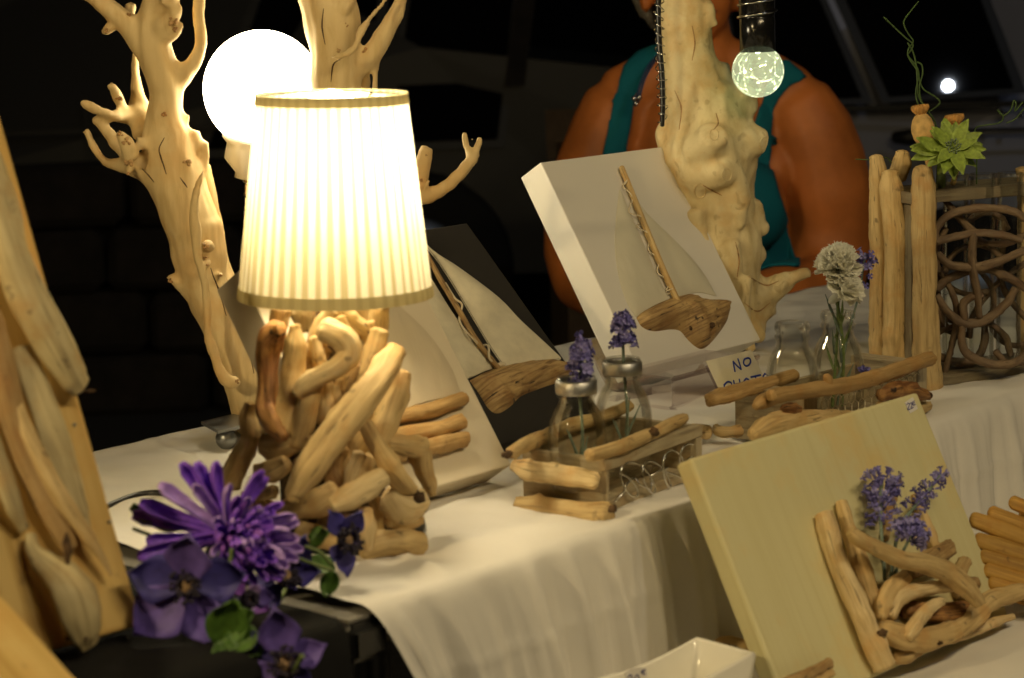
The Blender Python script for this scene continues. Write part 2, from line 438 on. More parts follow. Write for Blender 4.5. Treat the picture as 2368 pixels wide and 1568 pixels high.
def extrude_outline(name, pts, depth, mat, parent=None, bevel=0., rough=0., uvd=None):
    """solid with an outline (world points, planar) pushed back along depth"""
    bm = bmesh.new(); vs = [bm.verts.new(p) for p in pts]; f = bm.faces.new(vs)
    r = bmesh.ops.extrude_face_region(bm, geom=[f]); nv = [g for g in r['geom'] if isinstance(g, bmesh.types.BMVert)]
    bmesh.ops.translate(bm, verts=nv, vec=depth)
    bmesh.ops.recalc_face_normals(bm, faces=bm.faces[:])
    if bevel: bmesh.ops.bevel(bm, geom=bm.edges[:], offset=bevel, segments=2, affect='EDGES', profile=.5)
    me = bpy.data.meshes.new(name); 
    l = bm.loops.layers.uv.new('UVMap')
    d = uvd or (pts[1] - pts[0]).normalized(); n = depth.normalized(); c = n.cross(d).normalized()
    for fc in bm.faces:
        for lp in fc.loops: lp[l].uv = (lp.vert.co.dot(d), lp.vert.co.dot(c) + lp.vert.co.dot(n))
    bm.to_mesh(me); bm.free(); return link(name, me, mat, parent, smooth=False)

# a board leaning back on the table
class Board:
    def __init__(s, O, yaw, th, w, h):
        yaw, th = RAD(yaw), RAD(th)
        s.O = Vector(O); s.e = Vector((cos(yaw), sin(yaw), 0)); n = Vector((sin(yaw), -cos(yaw), 0))
        s.u = Z1 * cos(th) - n * sin(th); s.m = n * cos(th) + Z1 * sin(th); s.w = w; s.h = h
    def at(s, V, x, y, k=0.):
        if V: x, y = V(x, y)
        return hit(x, y, s.O + s.m * k, s.m)
    def ab(s, a, b, k=0.): return s.O + s.e * a + s.u * b + s.m * k
    def pts(s, V, lst, base=0., lift=1.):
        out = []; k = kk(V)
        for q in lst:
            d = (s.O - CAM).length; r = q[2] * k * px(d); up = q[3] if len(q) > 3 else lift
            out.append((s.at(V, q[0], q[1], base + r * up), r))
        return out

from mathutils.bvhtree import BVHTree
def surface(me):
    b = BVHTree.FromPolygons([v.co for v in me.vertices], [p.vertices for p in me.polygons])
    def f(V, x, y):
        if V: x, y = V(x, y)
        r = b.ray_cast(CAM, ray(x, y).normalized()); return (r[0], r[1]) if r[0] else (None, None)
    return f
def crack_on(surf, V, lst, r, name, mat, parent):
    pts = []
    for x, y in curve(lst, 5):
        p, n = surf(V, x, y)
        if p: pts.append((p + n * r * .25, r * (1 - .6 * abs(len(pts) / (5 * (len(lst) - 1)) * 2 - 1))))
    if len(pts) > 2: return tube(name, pts, mat, parent, m=6, nseg=len(pts) * 2)
def curve(pts, n=8):
    sp = spline([(Vector((x, y, 0)), 1) for x, y in pts], n * (len(pts) - 1)); return [(p.x, p.y) for p, _ in sp]
def burr_on(surf, V, x, y, r, name, mat, parent, n=5):
    p, nn = surf(V, x, y)
    if not p: return
    mb = MB(); d = (p - CAM).length; rr = r * kk(V) * px(d)
    for i in range(n):
        o = Vector((random.uniform(-1, 1), random.uniform(-.3, .3), random.uniform(-1, 1))) * rr * .6
        tube_into(mb, [(p + o - nn * rr * .3, rr * random.uniform(.3, .5)), (p + o * 1.2 + nn * rr * random.uniform(.1, .45), rr * random.uniform(.22, .42))], m=9, bump=.3, fine=.12, cap=.3)
    return mb.build(name, mat, parent)

# ------------------------------------------------------------------ ground and background
g = MB(); g.add([(-60, -20, 0), (60, -20, 0), (60, 90, 0), (-60, 90, 0)], [(0, 1, 2, 3)])
structure(g.build('ground', 'asphalt', smooth=False))

def car(name, label, base, yaw, length, paint, wins, pillar=None):
    a = Vector((cos(yaw), sin(yaw), 0)); b = Vector((-sin(yaw), cos(yaw), 0))     # a along the car, b away from the camera
    root = thing(name, label, 'car', base, 'parked cars in the dark street')
    def at(x, z, d=0.): return base + a * x + b * d + Z1 * z
    def loc(x, y):
        p = hit(x, y, base, b) - base; return (p.dot(a), p.z)
    W = 1.72; L = length; tuck = lambda z: max(0, z - .9) * .36
    prof = [(.02, .30), (0, .5), (.03, .88), (.12, 1.0), (.32, 1.44), (.6, 1.53), (1.6, 1.55), (2.3, 1.46), (3.05, 1.02), (3.95, .90), (L, .72), (L, .30)]
    mb = MB(); rows = []
    for d in (0, .05, W - .05, W):
        rows.append([at(x, z, d + (tuck(z) if d < W / 2 else -tuck(z))) for x, z in prof])
    n = len(prof); vs = sum(rows, []); fs = [tuple(range(n))[::-1], tuple(range(3 * n, 4 * n))]
    for r in range(3):
        for i in range(n): fs.append((r * n + i, r * n + (i + 1) % n, (r + 1) * n + (i + 1) % n, (r + 1) * n + i))
    mb.add(vs, fs)
    me = mb.mesh('body'); bm = bmesh.new(); bm.from_mesh(me); bmesh.ops.triangulate(bm, faces=[f for f in bm.faces if len(f.verts) > 4]); bm.to_mesh(me); bm.free()
    link('body', me, paint, root, smooth=False)
    def panel(nm, q, mat, off=.004, th=.003, par=None):
        return extrude_outline(nm, [at(x, z, tuck(z) - off) for x, z in q], b * th, mat, par or root)
    for q in wins:
        q = [loc(*p) for p in q]; cx_ = sum(p[0] for p in q) / len(q); cz_ = sum(p[1] for p in q) / len(q)
        fr = panel('window_frame', [(cx_ + (x - cx_) * 1.16, cz_ + (z - cz_) * 1.10) for x, z in q], 'carblack', .003, .002)
        panel('window', q, 'carglass', .006, .002, fr)
    if pillar: panel('pillar', [loc(*p) for p in pillar], 'stone', .006, .003)
    bz = loc(2000, 225)[1]
    panel('belt_trim', [(.1, bz - .035), (L - 1.0, bz - .035), (L - 1.0, bz - .02), (.1, bz - .02)], 'carblack', .009, .006)
    panel('side_moulding', [(.2, .52), (L - .9, .52), (L - .9, .575), (.2, .575)], 'carblack', .012, .010)
    for x in (1.02, 2.0, 2.95): panel('door_gap', [(x, .4), (x + .008, .4), (x + .008, .9), (x, .9)], 'carblack', .0025, .002)
    for x in (.66, L - .75):
        wh = lathe('wheel', [(.18, -.02), (.3, -.03), (.32, .0), (.32, .16), (.3, .19), (0, .19)], at(x, .32, -.01), 'tyre', root, axis=b, m=28)
        lathe('rim', [(0, .0), (.06, -.02), (.17, -.015), (.19, .02)], at(x, .32, -.02), 'steel', wh, axis=b, m=28)
    return root, at, loc
carR, atR, locR = car('parked_car', 'dark blue grey car parked behind the seated woman', Vector((.50, 5.35, 0)), RAD(3), 4.3, 'carpaint',
    [[(2056, 224), (2345, 204), (2272, -60), (1950, -60)], [(1720, 236), (1992, 226), (1890, -60), (1690, -60)]])
hx, hz = locR(2070, 318)
h = MB(); tube_into(h, [(atR(hx, hz, -.005), .016), (atR(hx + .03, hz + .002, -.03), .02), (atR(hx + .13, hz + .004, -.03), .02), (atR(hx + .17, hz + .006, -.005), .016)], m=10)
h.build('door_handle', 'carblack', carR)
for x, y in ((2320, 262), (2358, 268)): ball('chrome_stud', atR(*locR(x, y), -.004), .008, 'chrome', carR, m=10, n=8)
sx0, sz0 = locR(2230, 306); sx1, sz1 = locR(2420, 302)
extrude_outline('chrome_strip', [atR(sx0, sz0, -.006), atR(sx1, sz1, -.006), atR(sx1, sz1 + .010, -.006), atR(sx0, sz0 + .010, -.006)], Vector((0, .005, 0)), 'chrome', carR)
carL, atL, locL = car('parked_car', 'nearly black car in the shade left of the woman', Vector((-3.3, 6.6, 0)), RAD(4), 3.75, 'carblack',
    [[(900, 330), (1150, 322), (1200, -60), (960, -60)], [(480, 345), (840, 332), (880, -60), (620, -60)]], [(1166, 200), (1212, 198), (1252, -60), (1206, -60)])

# dry stone wall far left, in courses
wl = thing('stone_wall', 'dark rough stone wall at the far left behind the tree lamp', 'wall', Vector((-3.2, 6.2, 0)))
mesh_cache = []
for k in range(5):
    mb = MB(); box_into(mb, Vector((0, 0, 0)), Vector((.34 + .04 * k, 0, 0)), Vector((0, .3, 0)), Vector((0, 0, .17)))
    me = mb.mesh('stone'); bm = bmesh.new(); bm.from_mesh(me); bmesh.ops.bevel(bm, geom=bm.edges[:], offset=.025, segments=1, affect='EDGES')
    for v in bm.verts: v.co += noise.noise_vector(v.co * 7 + Vector((k * 5, 0, 0))) * .014
    bm.to_mesh(me); bm.free(); mesh_cache.append(me); me.materials.append(MT['stone'])
x0 = -3.2
for r in range(4):
    x = -3.2 - (r % 2) * .17
    while x < -.75:
        k = random.randrange(5)
        o = bpy.data.objects.new('stone', mesh_cache[k]); COL.objects.link(o); o.parent = wl
        o.location = (x + 3.2, random.uniform(-.02, .02), r * .185); x += .36 + .04 * k
cb = thing('cardboard_box', 'brown cardboard box standing in the dark behind the white canvas', 'box', Vector((.2, 4.5, 0)))
box('box_body', Vector((.12, 4.5, 0)), Vector((.42, .05, 0)), Vector((-.03, .35, 0)), Vector((0, 0, .83)), 'cardboard', cb)
box('flap', Vector((.10, 4.47, .832)), Vector((.42, .05, 0)), Vector((0, -.12, .08)), Vector((0, .003, .004)), 'cardboard', cb)
box('flap', Vector((.09, 4.86, .832)), Vector((.42, .05, 0)), Vector((0, .1, .10)), Vector((0, .003, .004)), 'cardboard', cb)
# ------------------------------------------------------------------ the seated woman behind the table
YP = 3.4
def proj(p):
    v = p - CAM; d = v.dot(FWD); return CX + F * v.dot(RT) / d, CY - F * v.dot(UP) / d
def inside(x, y, poly):
    c = False; j = len(poly) - 1
    for i in range(len(poly)):
        xi, yi = poly[i]; xj, yj = poly[j]
        if (yi > y) != (yj > y) and x < (xj - xi) * (y - yi) / (yj - yi) + xi: c = not c
        j = i
    return c
person = thing('person', 'seated woman with bare tanned arms in a teal tank top', 'person', Vector((.31, YP, 0)))
mb = MB()
def tb(lst, **kw): tube_into(mb, pts_at(None, lst, YP), m=kw.pop('m', 16), **kw)
def bl(x, y, r, dy=0., sc=(1, 1, 1)): ball_into(mb, P(x, y, YP + dy), r * px(YP), 16, 12, sc)
FRONT = Vector((0, -1, 0))
tb([(1640, 1000, 205), (1640, 850, 205), (1638, 700, 190), (1635, 560, 182), (1632, 420, 184), (1630, 320, 186), (1630, 250, 168), (1630, 200, 110)], flat=.62, flatdir=FRONT)
bl(1545, 500, 100, -.075); bl(1722, 480, 98, -.075)
tb([(1446, 222, 74), (1530, 172, 64), (1630, 150, 66), (1730, 165, 66), (1820, 222, 76)], flat=.8, flatdir=FRONT)
tb([(1640, 190, 84, .01), (1628, 110, 66), (1618, 40, 64, .01)], cap=.2)
tb([(1848, 245, 84), (1886, 330, 102), (1912, 450, 108), (1920, 560, 104), (1915, 640, 90, -.03)])
tb([(1915, 640, 88, -.03), (1890, 668, 76, -.08), (1810, 676, 66, -.16), (1700, 700, 50, -.23), (1640, 712, 42, -.25)])
tb([(1424, 250, 80), (1388, 340, 88), (1360, 450, 98), (1345, 560, 92), (1352, 630, 84, -.03)])
tb([(1352, 640, 82, -.03), (1390, 668, 74, -.08), (1470, 690, 62, -.16), (1560, 712, 48, -.23), (1610, 725, 42, -.25)])
bl(1794, 405, 44, -.03, (.8, 1, 1.35)); bl(1470, 410, 40, -.03)
# hands folded together: palm and five fingers each
for sx, xc in ((1, 1618), (-1, 1630)):
    tb([(xc + sx * 10, 716, 40, -.26), (xc - sx * 55, 728, 44, -.275)], flat=.5, flatdir=FRONT)
    for k, (dy, L, r) in enumerate(((-34, 66, 11), (-14, 76, 12), (8, 72, 12), (28, 58, 10))):
        tb([(xc - sx * 60, 728 + dy, r, -.28), (xc - sx * (60 + L * .5), 734 + dy, r, -.30), (xc - sx * (60 + L), 746 + dy, r * .9, -.285)], m=8)
    tb([(xc - sx * 5, 690, 15, -.27), (xc - sx * 40, 672, 14, -.285), (xc - sx * 72, 676, 11, -.29)], m=8)
# head: skull, jaw, nose, ears
bl(1604, -75, 108, .01, (1, 1.18, 1.28)); bl(1606, 20, 76, -.025, (1.08, 1, 1.05)); bl(1610, 66, 40, -.05, (1.2, 1, .9))
tb([(1606, -62, 12, -.088), (1608, -32, 16, -.10), (1609, -14, 21, -.098)], m=10)
bl(1592, -12, 12, -.09); bl(1626, -12, 12, -.09)
bl(1565, -2, 40, -.035); bl(1652, -2, 40, -.035)
for x in (1488, 1713): tb([(x, -48, 15, .012), (x + (2 if x < 1600 else -2), -10, 17, .008), (x + (6 if x < 1600 else -6), 20, 13, 0)], flat=1.5, m=10, flatdir=FRONT)
# legs, hidden by the table
for sx in (-1, 1):
    tube_into(mb, [(Vector((.31 + sx * .1, YP, .56)), .1), (Vector((.31 + sx * .13, YP - .28, .58)), .09), (Vector((.31 + sx * .14, YP - .42, .5)), .07),
                   (Vector((.31 + sx * .14, YP - .40, .25)), .055), (Vector((.31 + sx * .14, YP - .38, .07)), .04)], m=14)
    tube_into(mb, [(Vector((.31 + sx * .14, YP - .36, .05)), .045), (Vector((.31 + sx * .16, YP - .55, .04)), .036)], m=12)
bodyme = merged(mb, .0055, 10, lambda c: .0012 * noise.noise(c * 16))
link('body', bodyme, 'skin', person)
def garment(name, test, mat, off):
    bm = bmesh.new(); bm.from_mesh(bodyme); bm.normal_update()
    kill = [f for f in bm.faces if not test(f.calc_center_median())]
    bmesh.ops.delete(bm, geom=kill, context='FACES')
    bmesh.ops.delete(bm, geom=[v for v in bm.verts if not v.link_faces], context='VERTS')
    for _ in range(14):
        new = {}
        for v in bm.verts:
            if v.is_boundary:
                nb = [e.other_vert(v).co for e in v.link_edges if e.is_boundary]
                if len(nb) == 2: new[v] = v.co * .5 + (nb[0] + nb[1]) * .25
        for v, c in new.items(): v.co = c
    bm.normal_update()
    for v in bm.verts: v.co += v.normal * (off + .0015 * noise.noise(Vector((v.co.x * 30, v.co.y * 10, v.co.z * 9))))
    r = bmesh.ops.solidify(bm, geom=bm.faces[:], thickness=.003)
    me = bpy.data.meshes.new(name); bm.to_mesh(me); bm.free(); return link(name, me, mat, person)
tank_front = [(1500, 108), (1444, 154), (1420, 230), (1392, 355), (1385, 480), (1400, 620), (1420, 800), (1850, 800), (1846, 600), (1818, 520), (1792, 440), (1776, 380),
              (1778, 300), (1788, 260), (1801, 223), (1826, 195), (1867, 182), (1812, 138), (1788, 165), (1764, 223), (1735, 300), (1690, 360), (1600, 390), (1500, 395), (1444, 372),
              (1441, 355), (1464, 230), (1500, 154), (1532, 110)]
tank_back = [(1500, 105), (1444, 154), (1430, 230), (1430, 400), (1440, 800), (1830, 800), (1830, 400), (1830, 230), (1850, 180), (1812, 132), (1700, 200), (1600, 200)]
def tank(c):
    x, y = proj(c)
    if y > 590 and c.y < YP - .17: return False
    if y > 800: return c.z > .62 and abs(c.x - .31) < .17 and c.y > YP - .2
    return inside(x, y, tank_front if c.y < YP + .03 else tank_back)
garment('tank_top', tank, 'teal', .006)
garment('trousers', lambda c: c.z < .63 and c.z > .10, 'navy', .007)
mb2 = MB()
def h2(lst): tube_into(mb2, pts_at(None, lst, YP), m=12)
ball_into(mb2, P(1600, -100, YP + .035), 122 * px(YP), 18, 14, (1, 1.12, 1.12))
h2([(1490, -110, 30, .03), (1478, -40, 24, .03), (1488, 20, 20, .035), (1512, 62, 12, .04)])
h2([(1702, -110, 30, .03), (1706, -40, 20, .055), (1690, 10, 16, .07)])
h2([(1530, -60, 70, .07), (1540, 30, 50, .075)]); h2([(1660, -60, 70, .07), (1650, 20, 46, .075)])
link('hair', merged(mb2, .006, 6, lambda c: .004 * noise.noise(Vector((c.x * 120, c.y * 120, c.z * 16)))), 'hair', person)
ms = MB(); tube_into(ms, pts_at(None, [(1572, 27, 4, -.083), (1590, 23, 8, -.095), (1612, 24, 9, -.10), (1634, 23, 8, -.095), (1654, 27, 4, -.083)], YP), m=8, flat=.6); ms.build('lips', 'lips', person)
for x in (1566, 1652):
    e = ball('eye', P(x, -68, YP - .082), .012, 'eye', person); ball('iris', P(x + 1, -68, YP - .0925), .0052, 'iris', e)
tube('necklace_cord', pts_at(None, [(1536, 110, 3, -.02), (1500, 150, 3, -.078), (1480, 195, 3, -.098), (1471, 232, 3, -.105)], YP), 'cord', person, m=6)
tube('necklace_cord', pts_at(None, [(1538, 112, 3, -.02), (1508, 150, 3, -.078), (1488, 190, 3, -.098), (1476, 236, 3, -.105)], YP), 'cord', person, m=6)
for x, y in ((1470, 240), (1478, 226), (1466, 228)): ball('bead', P(x, y, YP - .112), .0042, 'bead', person, m=10, n=8)
st = thing('stool', 'plain stool under the seated woman', 'stool', Vector((.31, YP + .03, 0)))
box('seat', Vector((.13, YP - .13, .44)), Vector((.36, 0, 0)), Vector((0, .32, 0)), Vector((0, 0, .03)), 'log_tan', st, .006)
for sx in (.15, .46):
    for sy in (-.11, .15): tube('leg', [(Vector((sx, YP + sy, 0)), .014), (Vector((sx, YP + sy, .44)), .014)], 'log_tan', st, m=8)

# ------------------------------------------------------------------ tables and cloths
ta = thing('table', 'long folding table with pale laminate edge under the white cloth', 'table', tab(.7, .29) * 1)
ta.location.z = 0
# (the thing's base on the ground)
box('tabletop', tab(-.03, .002, -.030), E1 * 1.55, -N1 * .58, Z1 * .024, 'laminate', ta, .003)
box('top_sheet', tab(-.03, .001, -.0055), E1 * 1.55, -N1 * .582, Z1 * .0025, 'greyedge', ta)
cb_ = MB()
box_into(cb_, tab(-.034, -.006, -.036), E1 * .040, -N1 * .045, Z1 * .0295); me = cb_.mesh('corner_bracket')
bm = bmesh.new(); bm.from_mesh(me); bmesh.ops.bevel(bm, geom=bm.edges[:], offset=.006, segments=3, affect='EDGES'); bm.to_mesh(me); bm.free()
link('corner_bracket', me, 'black', ta, smooth=False)
for s_ in (.05, 1.4):
    for t_ in (.06, .52):
        p = tab(s_, t_); tube('leg', [(Vector((p.x, p.y, 0)), .014), (Vector((p.x, p.y, .77)), .014)], 'steel', ta, m=10)
tb_ = thing('table', 'table draped in black cloth at the near left corner', 'table', Vector((tab(-.5, .29).x, tab(-.5, .29).y, 0)))
box('tabletop', tab(-.95, .004, -.036), E1 * .912, -N1 * .575, Z1 * .030, 'black', tb_, .008, 3)
for s_ in (-.9, -.12):
    for t_ in (.06, .52):
        p = tab(s_, t_); tube('leg', [(Vector((p.x, p.y, 0)), .014), (Vector((p.x, p.y, .765)), .014)], 'steel', tb_, m=10)

def nz(*a): return noise.noise(Vector(a))
def fold(s, seed, sharp=2.2):
    v = .40 * sin(s * 105 + 3.5 * nz(s * 9, seed, 0)) + .75 * nz(s * 30, seed, 2.1) + .7 * nz(s * 85, seed, 5.) + 1.1 * abs(nz(s * 52, seed, 8.))
    return v
def cloth_sheet(name, mat, s0, s1, ns, t_back, drop_front, drop_back, lift, seed, amp_top, amp_hang, slant=0., nhang=26, left=None, creases=()):
    """cloth lying on the table, hanging down in front and a little behind"""
    prof = []                                           # (t inwards, z) along the cloth from the back hem to the front hem
    for i in range(6): prof.append((t_back + .004, -drop_back * (1 - i / 6), 'b'))
    nt_ = 64
    for i in range(nt_ + 1): prof.append((t_back - (t_back - .006) * i / nt_, lift, 't'))
    for a in (25, 50, 75): prof.append((.006 - .010 * sin(RAD(a)), lift - .010 * (1 - cos(RAD(a))), 'r'))
    for i in range(1, nhang + 1): prof.append((-.005, lift - .010 - (drop_front - .01) * i / nhang, 'h'))
    vs = []; m = len(prof)
    for i in range(ns + 1):
        for (t, z, k) in prof:
            s = s0 + (s1 - s0) * i / ns
            if left and k in 'tb': s = max(s, 0) * 1. + (left(t) if i == 0 else left(t) * max(0, 1 - (s - s0) / .25)) if s - s0 < .25 else s
            dn = 0.; dz = 0.
            if k == 't':
                q = Vector((s * 9, t * 7, seed)); dz = .0009 * noise.noise(Vector((s * 45, t * 60, seed))) + .0006 * abs(noise.noise(Vector((s * 110 + t * 60, t * 90, seed)))) + amp_top * (noise.noise(q) * .8 + noise.noise(q * 2.6) * .55 + .5 * abs(noise.noise(Vector((s * 14 + t * 9, s * 5 - t * 13, seed + 4)))) - .1)
                for (cs, ct, dx_, w_, h_) in creases:
                    dd = (s - cs) * dx_[0] + (t - ct) * dx_[1]; dz += h_ * math.exp(-(dd / w_) ** 2)
                edge = min(1, t / .03) * min(1, (t_back - t) / .03 + .25); dz = dz * edge
                dn = -.0014 * fold(s, seed) * math.exp(-t / .012)
            elif k in 'rh':
                d = max(0., -(z - lift)); a = amp_hang * (1 - math.exp(-d / .05))
                dn = a * (fold(s, seed) * .8 + .5) + .10 * amp_hang * nz(s * 60, d * 25, seed) + .04 * d
                dn += .0016 * math.exp(-((d - .062 - .004 * nz(s * 5, 1, seed)) / .0035) ** 2) - .0014 * fold(s, seed) * math.exp(-d / .03)
                s += slant * d * math.exp(-(s - s0) / .16)
            else: dz = .004 * nz(s * 26, 1, seed) + .003 * nz(s * 60, 2, seed); dn = -.004 * fold(s, seed)
            p = tab(s, t, z + dz) + N1 * dn
            vs.append(p)
    fs = [(i * m + j, (i + 1) * m + j, (i + 1) * m + j + 1, i * m + j + 1) for i in range(ns) for j in range(m - 1)]
    mb = MB(); mb.add(vs, fs); return mb.build(name, mat)
wc = cloth_sheet('tablecloth', 'cloth', -.012, 1.5, 300, .588, .139, .06, .004, 3.7, .0064, .018, slant=.42,
                 creases=((.08, .0, (.95, -.3), .006, .004), (.34, .2, (.8, .6), .007, .003), (.62, .3, (1, .2), .006, .0025), (.13, .1, (.5, .86), .006, .003)))
tag(wc, 'crumpled white cotton cloth covering the long upper table', 'tablecloth')
bc = cloth_sheet('tablecloth', 'blackcloth', -.96, -.040, 120, .585, .5, .1, .001, 9.1, .002, .012)
tag(bc, 'black cloth on the table at the near left under the plank', 'tablecloth')
# lower display step in front
tl = thing('table', 'low side table in front holding the green board', 'table', Vector((tab(.8, -.27).x, tab(.8, -.27).y, 0)))
LZ = .655 - ZT
box('tabletop', tab(.12, -.02, LZ - .03), E1 * 1.4, N1 * .5, Z1 * .026, 'laminate', tl, .003)
for s_ in (.18, 1.45):
    for t_ in (-.07, -.46):
        p = tab(s_, t_); tube('leg', [(Vector((p.x, p.y, 0)), .014), (Vector((p.x, p.y, .625)), .014)], 'steel', tl, m=10)
vs = []; NS, NTT = 150, 60
for i in range(NS + 1):
    for j in range(NTT + 1):
        s_ = .11 + 1.43 * i / NS; t_ = -.019 - .51 * j / NTT
        q = Vector((s_ * 9, t_ * 9, 21.)); dz = .003 * (noise.noise(q) + .6 * noise.noise(q * 2.7)) + .003
        dz += .003 * math.exp(-(((s_ - .8) * .8 + (t_ + .2) * .6) / .008) ** 2) + .003 * math.exp(-(((s_ - .7) * .2 + (t_ + .17) * .95) / .007) ** 2)
        vs.append(tab(s_, t_, LZ + max(dz, -.001)))
mb = MB(); mb.add(vs, [(i * (NTT + 1) + j, i * (NTT + 1) + j + 1, (i + 1) * (NTT + 1) + j + 1, (i + 1) * (NTT + 1) + j) for i in range(NS) for j in range(NTT)])
tag(mb.build('tablecloth', 'cloth'), 'white cloth on the low front table under the green board', 'tablecloth')
# ------------------------------------------------------------------ table lamp: pleated shade on a heap of driftwood
YL = 1.715
lb = T(775, 1250)
lamp = thing('table_lamp', 'lit pleated lampshade on a base of glued driftwood sticks', 'lamp', lb)
cb0, ct0 = P(776, 683, YL), P(766, 217, YL)
RB, RTP = 224 * px(YL), 171 * px(YL)
AX = (ct0 - cb0); HS = AX.length; AX.normalize()
sx_ = AX.cross(Vector((0, 1, 0))).normalized(); sy_ = AX.cross(sx_)
def cone(a, h, k=1.): return cb0 + AX * (HS * h) + (sx_ * cos(a) + sy_ * sin(a)) * ((RB + (RTP - RB) * h) * k)
# fabric: pale pleats, the overlapped half of every pleat is double cloth and lets less light through
def shade_mat(name, thin, thick, tr):
    m = NT(name); uv = m.coords('UV', (1, 1, 1))
    sx = m.n('ShaderNodeSeparateXYZ'); m.link(uv, sx.inputs[0])
    fr = m.math('FRACT', sx.outputs[0]); fl = m.math('FLOOR', sx.outputs[0])
    wn = m.n('ShaderNodeTexWhiteNoise', _noise_dimensions='1D'); m.link(fl, wn.inputs['W'])
    wd = m.math('ADD', m.math('MULTIPLY', wn.outputs['Value'], .22), .42)
    st = m.n('ShaderNodeMapRange', _interpolation_type='SMOOTHSTEP'); 
    m.link(m.math('SUBTRACT', fr, wd), st.inputs[0]); st.inputs[1].default_value = -.04; st.inputs[2].default_value = .04
    nz_ = m.noise(m.coords('Object', (1, 1, 1)), 900., 3.)
    c = m.mix(st.outputs[0], thin, thick); c = m.mix(m.ramp(nz_, [(.3, 0.), (.7, .12)]), c, thick)
    t = m.n('ShaderNodeBsdfTranslucent'); m.link(c, t.inputs[0])
    d = m.n('ShaderNodeBsdfDiffuse'); m.link(c, d.inputs[0])
    mx = m.n('ShaderNodeMixShader', Fac=tr); m.link(d.outputs[0], mx.inputs[1]); m.link(t.outputs[0], mx.inputs[2]); m.link(mx.outputs[0], m.out.inputs[0])
    return m.m
MT['pleats'] = shade_mat('pleated_lamp_fabric', (.95, .90, .71), (.60, .51, .28), .24)
MT['band'] = shade_mat('lampshade_band', (.60, .53, .30), (.52, .45, .25), .30)
NPL = 46
def shade_rows(name, h0, h1, nh, k, mat, pleat, parent):
    mb = MB(); M_ = NPL * 4; vs = []
    for i in range(nh + 1):
        h = h0 + (h1 - h0) * i / nh
        for j in range(M_):
            a = 2 * pi * j / M_; z = (0, .6, 1, .35)[j % 4] * pleat
            vs.append(cone(a + .004 * nz(j // 4 * 3.3, 0, 0), h, k * (1 + z + .0015 * nz(j * .5, h * 5, 0))))
    fs = []; uv = []
    for i in range(nh):
        for j in range(M_):
            j2 = (j + 1) % M_; fs.append((i * M_ + j, i * M_ + j2, (i + 1) * M_ + j2, (i + 1) * M_ + j))
            u0, u1 = j / 4, (j + 1) / 4 - 1e-4; uv.append(((u0, i), (u1, i), (u1, i + 1), (u0, i + 1)))
    mb.add(vs, fs, uv); return mb.build(name, mat, parent)
shade = shade_rows('lamp_shade', .004, .996, 14, 1., 'pleats', .016, lamp)
shade_rows('bottom_band', -.004, .055, 2, 1.024, 'band', .003, shade)
shade_rows('top_band', .95, 1.004, 2, 1.024, 'band', .003, shade)
for (ha, hb, aa, ab_) in ((.20, .27, 4.52, 4.64), (.185, .235, 4.66, 4.80), (.66, .78, 5.92, 5.99), (.21, .265, 4.40, 4.44)):
    mb = MB(); vs = []
    for i in range(5):
        for j in range(5): vs.append(cone(aa + (ab_ - aa) * j / 4 + .006 * nz(i, j, aa * 9), ha + (hb - ha) * i / 4 + .006 * nz(j, i, 3 + aa * 5), .975))
    mb.add(vs, [(i * 5 + j, i * 5 + j + 1, i * 5 + j + 6, i * 5 + j + 5) for i in range(4) for j in range(4)])
    mb.build('glue_patch', 'band', shade)
ring = MB(); tube_into(ring, [(cone(2 * pi * k / 36, .985, .985), .0012) for k in range(37)], m=6, cap=0); ring.build('wire_ring', 'wire', lamp)
ring = MB()
for k in range(3): tube_into(ring, [(cone(2 * pi * k / 3, .985, .98), .0011), (cb0 + AX * HS * .80, .0011)], m=6)
ring.build('shade_spokes', 'wire', lamp)
MT['bulb'] = emit('warm_lamp_bulb', (1., .83, .53), 66.)
bulbm = MB(); lathe_into(bulbm, [(.012, -.055), (.018, -.035), (.028, -.010), (.033, .012), (.029, .034), (.016, .049), (0, .053)], cb0 + AX * HS * .69, AX, 20)
bulbm.build('bulb', 'bulb', lamp)
lathe('bulb_socket', [(.0, -.03), (.008, -.03), (.0085, .015), (.011, .030), (0, .032)], cb0 + AX * HS * .69 - AX * .085, 'white_pl', lamp, axis=AX)
lathe('gap_filler', [(.045, 0), (.040, .07), (.024, .13), (.010, .17), (.006, .20), (.006, .27), (0, .27)], lb + Z1 * .012, 'hole', lamp, m=12, wob=lambda a, h: 1 + .2 * nz(cos(a) * 2, sin(a) * 2, h * 20))  # dark filler added behind the sticks, standing for shade in the gaps
lathe('foot_plate', [(0, 0), (.072, 0), (.075, .003), (.074, .008), (0, .009)], lb + Z1 * .0045, 'black', lamp, m=30)
AXP = lambda y: 772 + (y - 700) * .006
def lampP(lst, k):
    out = []
    for x, y, r in lst:
        x, y = V1(x, y); R = .050 + .040 * min(1, max(0, (y - 720) / 520)); 
        dx = (x - AXP(y)) * px(YL); rr = r * .44235 * px(YL)
        dy = -(k * sqrt(max(R * R - dx * dx, (R * .25) ** 2)) - rr * .3)
        out.append((P(x, y, YL + dy), rr * (YL + dy) / YL))
    return out
